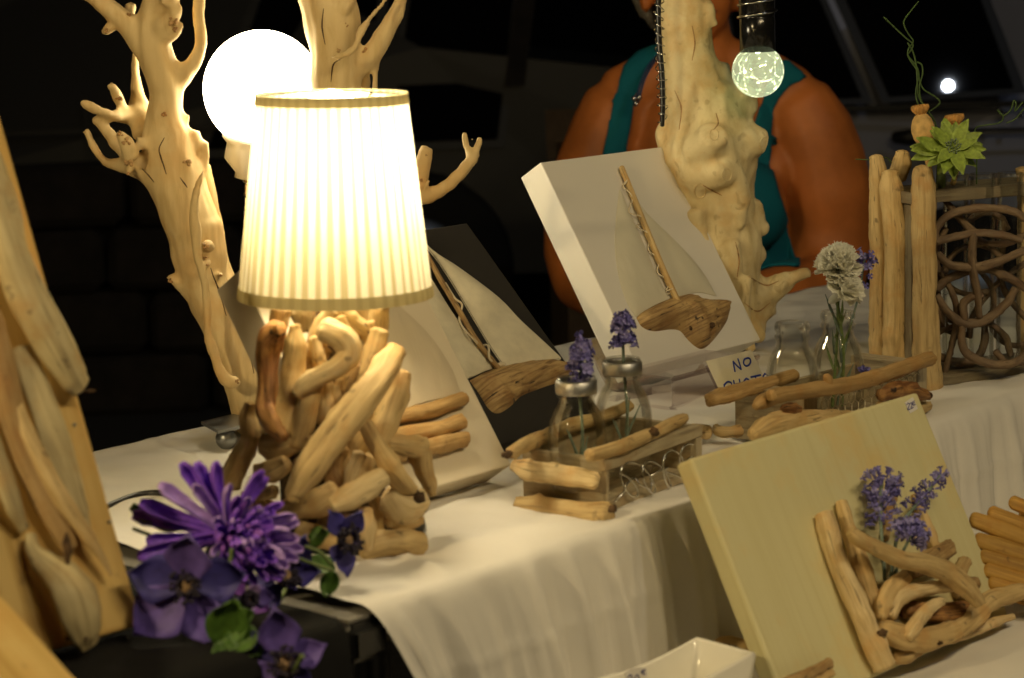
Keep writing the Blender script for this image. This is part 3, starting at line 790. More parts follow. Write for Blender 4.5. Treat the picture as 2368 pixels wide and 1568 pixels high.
STICKS = [
 # (mat, depth, flat, bump, points)
 ('drift_pale', -.75, .9, .2, [(540, 150, 48), (545, 210, 52), (548, 285, 46)]),
 ('drift_pale', -.8, .9, .2, [(640, 150, 48), (625, 230, 52), (610, 400, 50)]),
 ('drift_pale', -.6, .8, .18, [(832, 140, 62), (832, 260, 68), (846, 370, 58), (850, 480, 46)]),
 ('drift_pale', -.95, .8, .18, [(720, 150, 54), (725, 260, 56), (740, 460, 50)]),
 ('drift', -.3, .9, .2, [(940, 170, 52), (935, 250, 54), (930, 330, 40)]),
 ('drift_brown', -.2, .9, .25, [(420, 180, 50), (412, 240, 52), (400, 330, 45)]),
 ('drift', .6, .9, .12, [(938, 300, 52), (918, 400, 58), (880, 520, 62), (850, 640, 50)]),
 ('drift', .7, .8, .2, [(1052, 520, 54), (1020, 640, 76), (975, 760, 78), (940, 870, 60)]),
 ('drift_pale', .55, .9, .15, [(596, 330, 34), (626, 470, 50), (652, 640, 56), (645, 760, 46)]),
 ('drift_brown', .5, .9, .2, [(800, 470, 56), (780, 560, 50), (776, 640, 40)]),
 ('drift', .85, .85, .16, [(498, 262, 30), (500, 390, 66), (482, 580, 74), (450, 780, 66), (430, 880, 44)]),
 ('drift_dark', 1.0, .9, .3, [(425, 285, 40), (380, 320, 82), (350, 420, 74), (352, 580, 66), (350, 700, 66), (390, 780, 70), (440, 845, 34)]),
 ('drift', .8, .9, .14, [(610, 520, 60), (560, 650, 76), (530, 780, 78), (500, 900, 60)]),
 ('drift_pale', 1.0, .9, .16, [(650, 290, 66), (735, 330, 76), (775, 410, 66), (720, 480, 58), (640, 525, 54), (560, 570, 56), (512, 622, 36)]),
 ('drift', .7, .9, .16, [(262, 668, 26), (252, 750, 46), (262, 850, 50), (215, 960, 56), (150, 1100, 62)]),
 ('drift', .8, .9, .16, [(330, 890, 56), (400, 900, 74), (470, 890, 66), (560, 850, 40)]),
 ('drift_pale', .6, .9, .15, [(700, 870, 58), (730, 960, 56), (745, 1060, 40)]),
 ('drift_brown', .7, .9, .3, [(722, 910, 72), (694, 1030, 64), (735, 1125, 46)]),
 ('drift_pale', .85, .9, .3, [(832, 940, 36), (796, 1030, 38), (768, 1130, 28)]),
 ('drift', .7, .9, .2, [(882, 960, 44), (850, 1050, 46), (850, 1110, 36)]),
 ('drift', .95, .9, .14, [(455, 980, 50), (375, 1022, 70), (300, 1030, 44)]),
 ('drift_brown', .9, .8, .22, [(390, 1130, 34), (310, 1150, 42), (235, 1160, 34)]),
 ('drift', .8, .9, .18, [(700, 1130, 62), (620, 1180, 84), (520, 1210, 76), (425, 1225, 50)]),
 ('drift', .75, .9, .2, [(985, 880, 46), (1090, 890, 60), (1160, 895, 58)]),
 ('drift', .7, .8, .2, [(1160, 930, 54), (1170, 1010, 50), (1200, 1090, 40), (1218, 1150, 20)]),
 ('drift_pale', .9, .95, .24, [(1000, 1150, 66), (1060, 1200, 96), (1140, 1185, 84)]),
 ('drift', 1.1, .9, .12, [(870, 775, 46), (925, 890, 56), (1000, 1010, 66), (1060, 1090, 62), (1100, 1120, 52)]),
 ('drift', 1.22, .9, .11, [(1030, 395, 52), (965, 500, 76), (855, 650, 88), (720, 820, 96), (590, 1000, 96), (500, 1130, 64), (480, 1180, 40)]),
 ('drift_pale', 1.15, .85, .2, [(950, 1055, 60), (880, 1105, 72), (780, 1165, 64), (700, 1205, 40)]),
 ('drift', .6, .9, .2, [(925, 1180, 38), (935, 1280, 42), (930, 1370, 40)]),
 ('drift', .8, .9, .2, [(985, 1290, 36), (1080, 1295, 40), (1150, 1275, 30)]),
 ('drift_pale', 1.05, .85, .25, [(868, 1230, 36), (862, 1330, 52), (868, 1430, 44)]),
 ('drift', .85, .9, .16, [(850, 1455, 50), (950, 1405, 72), (1060, 1390, 88), (1150, 1400, 72)]),
 ('drift', .8, .9, .18, [(520, 1330, 56), (620, 1370, 64), (740, 1420, 56)]),
 ('drift', .7, .9, .2, [(270, 1190, 46), (350, 1230, 56), (440, 1290, 50)]),
 ('drift', .6, .9, .2, [(640, 1270, 60), (740, 1300, 60), (830, 1290, 50)]),
]
for q in range(22):
    y0 = 250 + 900 * (q / 22); x0 = 740 + random.uniform(-190, 190); an = random.uniform(-.9, .9); ln = random.uniform(90, 150); rr_ = random.uniform(44, 66)
    STICKS.append((random.choice(('drift', 'drift', 'drift_pale', 'drift_brown')), random.uniform(.3, .55), .9, .18, [(x0 - sin(an) * ln, y0 - cos(an) * ln, rr_ * .8), (x0 + random.uniform(-20, 20), y0, rr_), (x0 + sin(an) * ln, y0 + cos(an) * ln, rr_ * .8)]))
for mt, k, fl, bp, pl in STICKS:
    dstick('driftwood_stick', lampP(pl, k), mt, lamp, bump=bp * 1.15, flat=fl)
for (x, y, r) in ((1150, 1160, 34),):
    p = lampP([(x, y, r)], 1.0)[0]; hollow_shade(p[0] + Vector((0, -.013, .003)), p[1], 'hole', lamp, (1, .5, 1.2))

# ------------------------------------------------------------------ tree lamp: two bleached trunks round a white globe
YT = 2.14
tb0 = T(630, 1000); tree = thing('driftwood_tree_lamp', 'tall bleached branch lamp with a glowing white globe bulb', 'lamp', tb0)
mb = MB()
def tr(V, lst, **kw): tube_into(mb, pts_at(V, lst, YT), m=kw.pop('m', 16), cap=kw.pop('cap', .4), **kw)
# left trunk from the plate up
tr(V4L, [(1745, 1365, 150), (1690, 1200, 150), (1635, 1000, 150), (1560, 800, 152), (1470, 620, 142), (1400, 450, 150), (1360, 300, 172), (1335, 150, 190), (1315, 0, 195)])
tr(V0, [(1312, 1560, 192), (1255, 1400, 190), (1200, 1250, 195), (1165, 1100, 185), (1125, 900, 168), (1112, 760, 130), (1116, 650, 118), (1105, 540, 128), (1060, 400, 128), (1030, 260, 122), (1030, 120, 110), (1070, -20, 95), (1100, -200, 80)])
tr(V0, [(1000, 330, 100), (900, 210, 82), (780, 90, 66), (640, -20, 60), (500, -120, 50)])
tr(V0, [(1150, 560, 90), (1230, 500, 74), (1305, 425, 56), (1350, 320, 42), (1352, 230, 40), (1338, 120, 38), (1342, 0, 40), (1350, -120, 36)])
tr(V0, [(1130, 30, 70, -.02), (1175, -60, 60, -.02)]); tr(V0, [(1080, 180, 70, -.01), (1170, 110, 44, -.02), (1200, 40, 40, -.02)]); tr(V0, [(1120, 240, 60, -.01), (1180, 210, 40, -.015), (1220, 170, 22, -.02)])
tr(V0, [(830, 150, 44), (740, 190, 34), (690, 225, 24)]); tr(V0, [(860, 140, 40, .01), (880, 60, 42, .02), (880, 30, 44, .02)])
# branch behind, on the left
tr(V0, [(990, 900, 100, .02), (945, 760, 86, .035), (925, 620, 52, .04), (912, 480, 32, .04), (905, 350, 18, .04)])
tr(V0, [(930, 760, 66, .03), (840, 785, 50, .02), (740, 775, 38), (640, 735, 32, -.01), (550, 690, 28, -.01)])
tr(V0, [(820, 720, 34, .02), (790, 650, 34, .01), (745, 575, 24)])
# lower left hand of twigs
tr(V0, [(1080, 1180, 130), (960, 1120, 96), (850, 1110, 60), (760, 1105, 40), (695, 1085, 34), (640, 1000, 34), (580, 880, 28)])
tr(V0, [(900, 1080, 60, -.01), (800, 990, 44, -.01), (740, 910, 44), (640, 800, 36)])
tr(V0, [(880, 1060, 64, -.03), (850, 970, 56, -.035), (795, 890, 34, -.035)]); tr(V0, [(950, 1000, 40, -.02), (935, 935, 28, -.02)])
tr(V0, [(880, 1130, 30, -.02), (855, 1180, 22, -.02)])
# right side knobs and the split strip at the back
tr(V0, [(1290, 900, 60), (1310, 1000, 60)]); tr(V0, [(1250, 880, 30, .0), (1268, 770, 24, .0)])
tr(V0, [(1350, 1180, 46), (1385, 1060, 28), (1375, 960, 34)])
tr(V4L, [(1660, 900, 90, .02), (1560, 500, 70, .03), (1480, 200, 62, .04), (1440, -50, 56, .04)]); tr(V0, [(1440, 1560, 66, .04), (1410, 1300, 50, .04), (1395, 1120, 24, .04)])
tr(V4L, [(1290, 470, 60), (1210, 400, 46, -.01), (1165, 365, 34, -.01), (1120, 350, 14, -.01)])
tr(V4L, [(1400, 150, 50, -.035), (1400, 130, 34, -.05)]); tr(V4L, [(1395, 250, 34, -.04), (1385, 262, 24, -.05)]); tr(V4L, [(1490, 335, 28, -.02), (1490, 340, 22, -.035)])
# the thin shoot that runs down the front of the trunk and grows back into it
tr(V0, [(1382, 1130, 10, -.05), (1345, 1230, 24, -.055), (1312, 1380, 30, -.06), (1312, 1568, 30, -.06)], m=12)
tr(V4L, [(1320, 0, 30, -.06), (1330, 200, 30, -.058), (1375, 380, 32, -.052), (1400, 560, 31, -.05), (1402, 720, 30, -.05), (1440, 860, 36, -.05), (1490, 990, 46, -.048), (1545, 1065, 50, -.044), (1600, 1055, 44, -.04)], m=12)
# second trunk, passing behind the lampshade
tr(None, [(625, 985, 52, .01), (690, 880, 52, .02), (770, 740, 54, .03), (835, 580, 56, .03), (850, 440, 56, .02), (815, 320, 58), (778, 220, 58), (775, 120, 58), (765, 40, 66), (740, -40, 60)])
tr(V0b, [(20, 330, 120), (-10, 120, 140), (60, -30, 130)]); tr(V0b, [(120, 60, 60, -.02), (180, -40, 50, -.02)])
tr(V0b, [(180, 480, 90), (300, 380, 74), (390, 240, 62), (470, 110, 52), (530, -40, 46)])
tr(V0b, [(50, 390, 26, -.05), (140, 365, 24, -.055), (200, 320, 24, -.055), (235, 230, 24, -.05), (300, 130, 22, -.04), (370, 50, 18, -.03), (430, -40, 16, -.03)], m=10)
tr(V0b, [(250, 600, 50, .03), (270, 480, 40, .02), (330, 400, 30)]); tr(V0b, [(335, 640, 26, .0), (340, 500, 23), (362, 390, 22), (415, 300, 22), (455, 215, 20)], m=10)
tr(V0b, [(180, 1100, 70, .02), (420, 1350, 70), (640, 1330, 62, -.01), (760, 1290, 48, -.01), (880, 1200, 44, -.01), (980, 1090, 34, -.01), (1020, 1010, 26), (1045, 935, 22)])
tr(V0b, [(985, 1080, 24, -.01), (955, 990, 21), (935, 900, 20)]); tr(V0b, [(1015, 985, 12, -.01), (990, 935, 11, -.01)])
tr(V0b, [(620, 1290, 54), (650, 1180, 52), (672, 1080, 58), (690, 1000, 52)]); tr(V0b, [(680, 1270, 24, -.02), (700, 1210, 20, -.02)]); tr(V0b, [(770, 1260, 10), (768, 1235, 8)])
def tp(c):
    return .0020 * noise.noise(c * 38) + .0012 * noise.noise(Vector((c.x * 140, c.y * 140, c.z * 22)))
trunk_me = merged(mb, .0028, 4, tp); link('trunk', trunk_me, 'tree', tree); ts = surface(trunk_me)
for V, x, y, r in ((V0, 1100, 765, 34), (V0, 1262, 1098, 44), (V0, 865, 1090, 44), (V0, 850, 960, 40), (V0, 812, 900, 34), (V0, 715, 205, 30), (V0, 800, 670, 36), (V0, 1165, 140, 44), (V0, 1185, 190, 36), (V4L, 1395, 135, 40), (V4L, 1388, 215, 32),
                   (V4L, 1390, 262, 22), (V4L, 1150, 372, 26), (V4L, 1600, 1055, 22), (V4L, 1490, 340, 16), (V0b, 270, 340, 30), (V0b, 145, 170, 20), (V0b, 90, 345, 24), (V0b, 682, 1048, 12), (V0, 860, 1165, 22), (V0, 875, 110, 26), (V0b, 640, 1220, 26)):
    burr_on(ts, V, x, y, r * .8, 'knot', 'knot', tree)
for V, l in ((V0, [(1108, 930), (1075, 1000), (1085, 1060), (1105, 1120), (1122, 1175)]), (V4L, [(1420, 290), (1440, 350), (1475, 440), (1500, 520), (1525, 610)]), (V4L, [(1610, 690), (1650, 800), (1690, 900), (1712, 1000)]),
             (V0, [(960, 1140), (1000, 1180), (1040, 1230)]), (V0b, [(40, 550), (55, 440), (100, 400)]), (V0, [(1215, 1200), (1245, 1240), (1262, 1265)]), (V0b, [(1, 300), (-20, 180), (-10, 60)])):
    crack_on(ts, V, l, .0009, 'crack', 'hole', tree)
pl0 = T(505, 1003, ZT + .021)
box('metal_plate', pl0, E1 * .20, -N1 * .12 if False else N1 * .001 + (E1 * .02 - N1 * .05), Z1 * .003, 'steel', tree)
for a, b in ((.018, .010), (.19, .01), (.2, .045)):
    q = pl0 + E1 * a - N1 * b; q.z = ZT + .0115; ball('ball_foot', q, .0105, 'steel', tree, m=18, n=12)
MT['globe'] = emit('glowing_globe', (1., .86, .56), 27.)
YG = 2.21
gc = P(607, 207, YG)
globe = ball('globe_bulb', gc, 136 * px(YG), 'globe', tree, m=40, n=24)
gx = (P(560, 420, YG) - P(585, 300, YG)).normalized()
lathe('socket', [(.0, -.004), (.030, -.004), (.030, .008), (.024, .013), (.0235, .029), (.0095, .041), (.0095, .046), (0, .046)], P(584, 312, YG), 'white_pl', tree, axis=gx, m=28)
tube('stem', [(P(584, 392, YG), .0085), (P(588, 520, YG), .009), (P(600, 760, YG - .02), .011), (P(615, 980, YG - .05), .014)], 'tree', tree, m=12, bump=.08)
hp = [(P(584 + i * .04, 402 + i * 2.1, YG) + Vector((cos(i * .42) * .0098, sin(i * .42) * .0098, 0)), .0009) for i in range(100)]
tube('wire_coil', hp, 'wire', tree, m=6, nseg=300)
tube('cable', [(T(430, 1165) + Z1 * .005, .0028), (T(380, 1158) + Z1 * .007, .0028), (T(318, 1160) + Z1 * .006, .0028), (T(240, 1190) + Z1 * .006, .0028)], 'black', m=8)
cbl = bpy.data.objects['cable']; tag(cbl, 'black electric cable on the white cloth between plank and violet flower', 'cable')

# ------------------------------------------------------------------ white root lamp with the crackle glass ball
YW = 2.52
wr0 = T(1735, 800); wroot = thing('root_lamp', 'thick whitewashed root lamp carrying a crackle glass ball', 'lamp', wr0)
mb = MB()
def wr_(V, lst, **kw): tube_into(mb, pts_at(V, lst, YW), m=16, cap=.35, **kw)
wr_(None, [(1590, -160, 56), (1584, -60, 60), (1586, 20, 62), (1592, 110, 56), (1606, 190, 66), (1626, 250, 100), (1636, 310, 122), (1640, 370, 124), (1646, 430, 100), (1650, 500, 86), (1664, 580, 92), (1690, 660, 78), (1712, 730, 60), (1735, 775, 44)])
wr_(None, [(1640, 10, 14, -.02), (1650, 60, 14, -.02)])
wr_(None, [(1665, 150, 20), (1655, 200, 40), (1690, 225, 48), (1735, 228, 34, -.01)])
wr_(None, [(1700, 250, 46, -.01), (1740, 265, 28, -.01)]); wr_(None, [(1560, 310, 60), (1520, 320, 26)])
wr_(None, [(1640, 330, 90, -.015), (1720, 325, 54, -.022), (1768, 330, 36, -.026)])
wr_(None, [(1630, 340, 60, -.045), (1648, 312, 36, -.072)]); wr_(None, [(1620, 390, 60, -.035), (1676, 402, 28, -.066)])
wr_(None, [(1700, 380, 50, -.01), (1745, 385, 26, -.02)]); wr_(None, [(1690, 455, 40, 0), (1722, 470, 16, 0)])
wr_(None, [(1715, 530, 34), (1742, 500, 22), (1748, 470, 12)]); wr_(None, [(1740, 520, 20), (1768, 530, 11)])
wr_(None, [(1700, 590, 60), (1745, 590, 26), (1762, 600, 14)])
wr_(None, [(1700, 700, 56), (1760, 685, 44), (1800, 662, 30), (1840, 640, 22), (1872, 632, 17)])
wr_(None, [(1750, 720, 40), (1790, 710, 22)]); wr_(None, [(1745, 770, 26, -.02), (1760, 780, 14, -.03)])
for k in range(6):
    y = random.uniform(380, 700); xx = 1630 + (y - 300) * .13 + random.uniform(-60, 60)
    wr_(None, [(xx, y, random.uniform(12, 22), -.048), (xx + random.uniform(-16, 24), y + random.uniform(40, 90), random.uniform(14, 26), -.046), (xx + random.uniform(-20, 40), y + random.uniform(100, 170), random.uniform(8, 16), -.04)])
def wp(c):
    return .0070 * noise.noise(c * 10) + .0030 * noise.noise(Vector((c.x * 40, c.y * 40, c.z * 13)) + Vector((3, 0, 0))) + .0018 * (abs(noise.noise(c * 40 + Vector((5, 0, 0)))) - .2) * 2 + .0014 * noise.noise(Vector((c.x * 120, c.y * 120, c.z * 36))) - .006 * max(0, noise.noise(c * 55 + Vector((0, 9, 0))) - .42)
root_me = merged(mb, .0034, 3, wp); link('root', root_me, 'white_drift', wroot); rs_ = surface(root_me)
for l in ([(1655, 262), (1660, 285), (1650, 300)], [(1625, 428), (1645, 440), (1668, 452)], [(1700, 560), (1708, 600), (1704, 640)], [(1730, 640), (1770, 660), (1800, 650)], [(1560, 210), (1575, 250), (1570, 300)], [(1600, 60), (1606, 100), (1600, 140)], [(1720, 700), (1750, 720), (1780, 700)]):
    crack_on(rs_, None, l, .0010, 'crack', 'knot', wroot)
for x, y, r, dy in ((1772, 335, 20, -.058), (1650, 312, 14, -.115), (1680, 404, 15, -.098), (1618, 442, 17, -.068)):
    p, n_ = rs_(None, x, y)
    if not p: continue
    rr = r * px(YW); q1 = n_.orthogonal().normalized(); q2 = n_.cross(q1); mb = MB()
    tube_into(mb, [(rs_(None, x + cos(k * .35) * r * .75, y + sin(k * .35) * r * .95)[0] or p, rr * .10) for k in range(19)], m=6, cap=0)
    mb.build('cut_knot', 'white_drift', wroot)
YB = 2.44
bc_ = P(1752, 165, YB); up_ = (P(1750, 40, YB) - P(1752, 165, YB)).normalized()
def crackle():
    m = NT('lit_crackle_glass'); vo = m.coords('Object', (1, 1, 1))
    dn = m.n('ShaderNodeTexNoise', Vector=vo, Scale=40., Detail=2.)
    ad = m.mix(.02, vo, dn.outputs['Color'], 'ADD')
    v = m.n('ShaderNodeTexVoronoi', _feature='DISTANCE_TO_EDGE', Vector=ad, Scale=36.)
    ln = m.ramp(v.outputs['Distance'], [(.0, 1.), (.02, .6), (.05, 0.)])
    sp = m.noise(vo, 210., 2., .6); spk = m.ramp(sp, [(.48, 0.), (.62, 1.)])
    lo = m.noise(vo, 28., 2.)
    s = m.math('ADD', m.math('MULTIPLY', m.math('MULTIPLY', ln, spk), 2.6), m.math('ADD', m.math('MULTIPLY', ln, .16), m.math('MULTIPLY', lo, .62)))
    e = m.n('ShaderNodeEmission'); e.inputs[0].default_value = (.88, .92, .56, 1); m.link(s, e.inputs[1])
    lw = m.n('ShaderNodeLayerWeight', Blend=.3)
    t = m.n('ShaderNodeBsdfTransparent'); t.inputs[0].default_value = (.75, .85, .75, 1)
    g = m.n('ShaderNodeBsdfGlossy', Roughness=.06); g.inputs[0].default_value = (.8, .95, .88, 1)
    mx = m.n('ShaderNodeMixShader', Fac=.30); m.link(t.outputs[0], mx.inputs[1]); m.link(g.outputs[0], mx.inputs[2])
    a = m.n('ShaderNodeAddShader'); m.link(mx.outputs[0], a.inputs[0]); m.link(e.outputs[0], a.inputs[1]); m.link(a.outputs[0], m.out.inputs[0])
    return m.m
MT['crackle'] = crackle()
RBALL = 60 * px(YB)
gb = MB()
lathe_into(gb, [(RBALL * sin(a), RBALL * cos(a)) for a in [RAD(q) for q in range(42, 181, 6)]], bc_, up_, 36)
gb.build('crackle_ball', 'crackle', wroot)
MT['led'] = emit('small_led', (1., .95, .62), 14.)
ball('led', bc_ + up_ * RBALL * .80, .004, 'led', wroot, m=12, n=8)
tr0 = bc_ + up_ * RBALL * .74
lathe('tube_holder', [(0, .0), (41 * px(YB), .0), (41 * px(YB), .037), (39.5 * px(YB), .038), (39.5 * px(YB), .04), (41.5 * px(YB), .041), (41.5 * px(YB), .16), (0, .16)], tr0, 'blackgloss', wroot, axis=up_, m=36)
a1 = up_.orthogonal().normalized(); a2 = up_.cross(a1)
co = []
for i in range(120):
    h = .034 + .0 * i + .11 * i / 119; co.append((tr0 + up_ * h + (a1 * cos(i * .44) + a2 * sin(i * .44)) * 44.5 * px(YB), .0011))
tube('wire_coil', co, 'wire', wroot, m=6, nseg=480)
tube('hanger_arm', [(tr0 + up_ * .155, .010), (tr0 + up_ * .20 + Vector((-.03, .02, 0)), .012), (P(1590, -150, YW), .014)], 'white_drift', wroot, m=12)
YC = 2.46
tube('cord', [(P(1523, -60, YC), .0030), (P(1522, 30, YC), .0030), (P(1524, 100, YC), .0032), (P(1530, 170, YC), .0032), (P(1532, 240, YC), .0030), (P(1531, 290, YC), .0026)], 'black', wroot, m=8)
co = []
for i in range(150):
    y = -40 + 325 * i / 149 + 4 * sin(i * .7); co.append((P(1523 + max(0, y - 60) * .045, y, YC) + Vector((cos(i * .66) * .0055 * (1 + .5 * nz(i * .11, 0, 0)), sin(i * .66) * .0055, 0)), .0007))
tube('wire_coil', co, 'wire', wroot, m=5, nseg=500)
# ------------------------------------------------------------------ the leaning sail pictures
def canvas(b, name, label, cat, mat, thick, group=None):
    root = thing(name, label, cat, b.O, group)
    box('canvas', b.O - b.m * thick, b.e * b.w, b.u * b.h, b.m * thick, mat, root, .0016, 2); return root
def patch(name, b, V, outl, mat, parent, lift=.0015, bulge=.002, n=26, seam=None):
    """cloth lying on the board: filled outline, a little puffed"""
    pts = [b.at(V, x, y, 0) for x, y in outl]
    bm = bmesh.new(); vs = [bm.verts.new(p) for p in pts]; f = bm.faces.new(vs)
    bmesh.ops.triangulate(bm, faces=[f]); bmesh.ops.subdivide_edges(bm, edges=bm.edges[:], cuts=5, use_grid_fill=True)
    bmesh.ops.triangulate(bm, faces=bm.faces[:]); bm.normal_update()
    bd = {v for v in bm.verts if v.is_boundary}
    cen = sum((v.co for v in bm.verts), Vector()) / len(bm.verts)
    be = [v.co.copy() for v in bd]
    for v in bm.verts:
        d = 0 if v in bd else min((v.co - q).length for q in be)
        v.co += b.m * (lift + bulge * (1 - math.exp(-d / .008)) + .0010 * noise.noise(v.co * 70) * min(1, d / .01) + (.0016 * noise.noise(v.co * 28) * min(1, d / .01)))
    me = bpy.data.meshes.new(name); bmesh.ops.recalc_face_normals(bm, faces=bm.faces[:]); bm.to_mesh(me); bm.free()
    o = link(name, me, mat, parent)
    tube('hem', [(p + b.m * (lift * .4), .0006) for p in pts + pts[:1]], mat, o, m=6, cap=0, nseg=max(40, len(pts) * 4))
    return o
def hull(name, b, V, outl, depth, mat, parent, seed=0., base=0.0):
    """carved driftwood hull: outline swollen towards the viewer, with grain grooves"""
    pts = [b.at(V, x, y, base) for x, y in curve(outl + outl[:1], 6)[:-1]]
    bm = bmesh.new(); vs = [bm.verts.new(p) for p in pts]; f = bm.faces.new(vs)
    bmesh.ops.triangulate(bm, faces=[f])
    for _ in range(2):
        bmesh.ops.subdivide_edges(bm, edges=bm.edges[:], cuts=2, use_grid_fill=True); bmesh.ops.triangulate(bm, faces=bm.faces[:])
    bm.normal_update(); bd = {v for v in bm.verts if v.is_boundary}; be = [v.co.copy() for v in bd]
    uv = bm.loops.layers.uv.new('UVMap')
    base_co = {}
    for v in bm.verts:
        base_co[v] = v.co.copy()
        d = 0 if v in bd else min((v.co - q).length for q in be)
        a, c = v.co.dot(b.e), v.co.dot(b.u)
        hgt = depth * (1 - math.exp(-d / (depth * .55)))
        gr = noise.noise(Vector((a * 25 + seed, c * 190 + a * 40, seed))) * .0022 + noise.noise(Vector((a * 60, c * 60, seed + 3))) * .0030
        v.co += b.m * (hgt + gr * min(1, d / .004))
    for fc in bm.faces:
        for lp in fc.loops: q = base_co[lp.vert]; lp[uv].uv = (q.dot(b.e) * 1. + q.dot(b.u) * .25, q.dot(b.u) - q.dot(b.e) * .12)
    be2 = [e for e in bm.edges if e.is_boundary]
    r = bmesh.ops.extrude_edge_only(bm, edges=be2); nv = [g for g in r['geom'] if isinstance(g, bmesh.types.BMVert)]
    for v in nv: v.co -= b.m * .004
    bmesh.ops.recalc_face_normals(bm, faces=bm.faces[:])
    me = bpy.data.meshes.new(name); bm.to_mesh(me); bm.free(); return link(name, me, mat, parent)
def bstick(name, b, V, lst, mat, parent, base=0., **kw):
    return (dstick if 'm' not in kw else tube)(name, b.pts(V, lst, base), mat, parent, **kw)
def strokes(name, O, ex, ey, ez, sc, lines, r, mat, parent):
    mb = MB()
    for ln in lines: tube_into(mb, [(O + ex * (x * sc) + ey * (y * sc) + ez * (r * .25), r) for x, y in ln], m=6, flat=.4, flatdir=ez, nseg=len(ln) * 4)
    return mb.build(name, mat, parent)

beige = Board((-.131, 1.718, .8236), 49.9, 33.3, .198, .228)
t = canvas(beige, 'sail_picture', 'cream canvas with three stacked tan logs leaning behind the table lamp', 'picture', 'canvas_beige', .036, 'driftwood sail pictures')
patch('sail', beige, None, curve([(800, 600), (900, 690), (985, 770), (1040, 850), (1062, 908)]) + curve([(1062, 912), (1000, 925), (930, 945), (860, 965)])[1:], 'gauze_dim', t)
bstick('log', beige, None, [(850, 988, 20), (930, 964, 20), (1000, 950, 20), (1068, 922, 19)], 'log_tan', t, bump=.08)
bstick('log', beige, None, [(860, 1022, 21), (940, 1004, 21), (1010, 992, 21), (1064, 975, 20)], 'log_tan', t, bump=.08)
bstick('log', beige, None, [(870, 1062, 21), (950, 1040, 21), (1020, 1028, 22), (1072, 1014, 20)], 'log_tan', t, bump=.08)
bstick('mast', beige, None, [(800, 590, 5), (870, 800, 6), (925, 965, 6)], 'drift', t, m=8)

blackb = Board((-.050, 1.938, .8185), 48, 44.3, .208, .254)
t = canvas(blackb, 'sail_picture', 'black canvas with a large cream satin sail and brown hull', 'picture', 'canvas_black', .02, 'driftwood sail pictures')
patch('sail', blackb, None, curve([(975, 560), (1010, 590), (1060, 622), (1150, 690), (1200, 742), (1250, 788), (1294, 829)], 4) + [(1292, 832)] + curve([(1292, 832), (1240, 836), (1200, 842), (1166, 853)], 4)[1:] + curve([(1166, 853), (1130, 800), (1085, 725), (1040, 650), (1000, 590)], 4)[1:-1], 'sail', t, .002, .005)
patch('sail', blackb, None, curve([(930, 560), (985, 632), (1040, 720), (1090, 790), (1142, 852)], 4) + curve([(1142, 852), (1120, 858), (1090, 872), (1060, 880)], 4)[1:] + [(980, 760)], 'sail', t, .002, .004)
bstick('mast', blackb, None, [(985, 585, 6), (1020, 650, 7), (1062, 720, 7), (1100, 785, 7), (1152, 852, 7)], 'drift_brown', t, .004, m=10, bump=.08)
tube('twine', [(blackb.at(None, x, y, k), .0011) for x, y, k in ((1030, 655, .003), (1052, 690, .010), (1068, 705, .010), (1062, 740, .004), (1080, 770, .010), (1100, 790, .009), (1108, 800, .004), (1128, 800, .010), (1132, 830, .009), (1150, 842, .004))], 'twine', t, m=6, nseg=80)
bstick('hem_knot', blackb, None, [(1145, 846, 5), (1162, 842, 6), (1166, 846, 5)], 'twine', t, .004, m=8)
hull('hull', blackb, None, [(1085, 880), (1120, 862), (1160, 848), (1240, 834), (1318, 842), (1322, 856), (1300, 880), (1250, 898), (1205, 916), (1180, 940), (1152, 956), (1130, 946), (1108, 912)], .020, 'drift_brown', t, 4.)

cv = Board((.134, 2.261, .832), 48.08, 31.26, .223, .253)
t = canvas(cv, 'sail_picture', 'white canvas with a two-sailed boat on a brown driftwood hull', 'picture', 'canvas', .035, 'driftwood sail pictures')
patch('sail', cv, None, curve([(1432, 440), (1424, 510), (1422, 575), (1432, 645), (1450, 700), (1470, 732)], 5) + curve([(1470, 732), (1500, 712), (1545, 690)], 4)[1:] + curve([(1545, 690), (1510, 620), (1476, 540), (1450, 480), (1436, 444)], 4)[1:-1], 'gauze', t, .001, .003)
patch('sail', cv, None, curve([(1470, 462), (1500, 500), (1550, 548), (1596, 596), (1630, 640), (1654, 684)], 5) + curve([(1654, 684), (1610, 676), (1566, 690)], 4)[1:] + curve([(1566, 690), (1535, 620), (1500, 540), (1474, 470)], 4)[1:-1], 'gauze', t, .001, .003)
bstick('mast', cv, None, [(1437, 388, 7), (1470, 470, 7.5), (1510, 570, 8), (1540, 640, 8), (1566, 696, 8)], 'drift', t, .002, m=12, bump=.05)
tube('twine', [(cv.at(None, x, y, k * .8), .0008) for x, y, k in ((1440, 428, .003), (1450, 416, .009), (1446, 424, .008), (1440, 432, .004), (1456, 446, .009), (1462, 462, .006), (1454, 490, .003), (1480, 500, .009), (1484, 512, .004), (1472, 524, .004), (1498, 540, .009), (1500, 560, .005), (1500, 580, .003), (1524, 600, .009), (1520, 630, .003), (1548, 650, .009), (1540, 672, .004), (1554, 668, .010), (1560, 672, .006), (1545, 680, .004))], 'twine', t, m=6, nseg=160)
hl = hull('hull', cv, None, [(1471, 736), (1480, 724), (1510, 708), (1545, 692), (1575, 683), (1597, 680), (1612, 688), (1640, 692), (1668, 693), (1685, 700), (1686, 716), (1680, 742), (1662, 770), (1640, 796), (1622, 807), (1605, 800), (1588, 784), (1572, 766), (1550, 762), (1510, 766), (1484, 756)], .019, 'drift_brown', t, 11.)
for x, y, r in ((1597, 759, 5), (1646, 752, 8), (1623, 736, 4)):
    hollow_shade(cv.at(None, x, y, .0175), r * .0004, 'hole', hl, (.9, .6, 1.2))
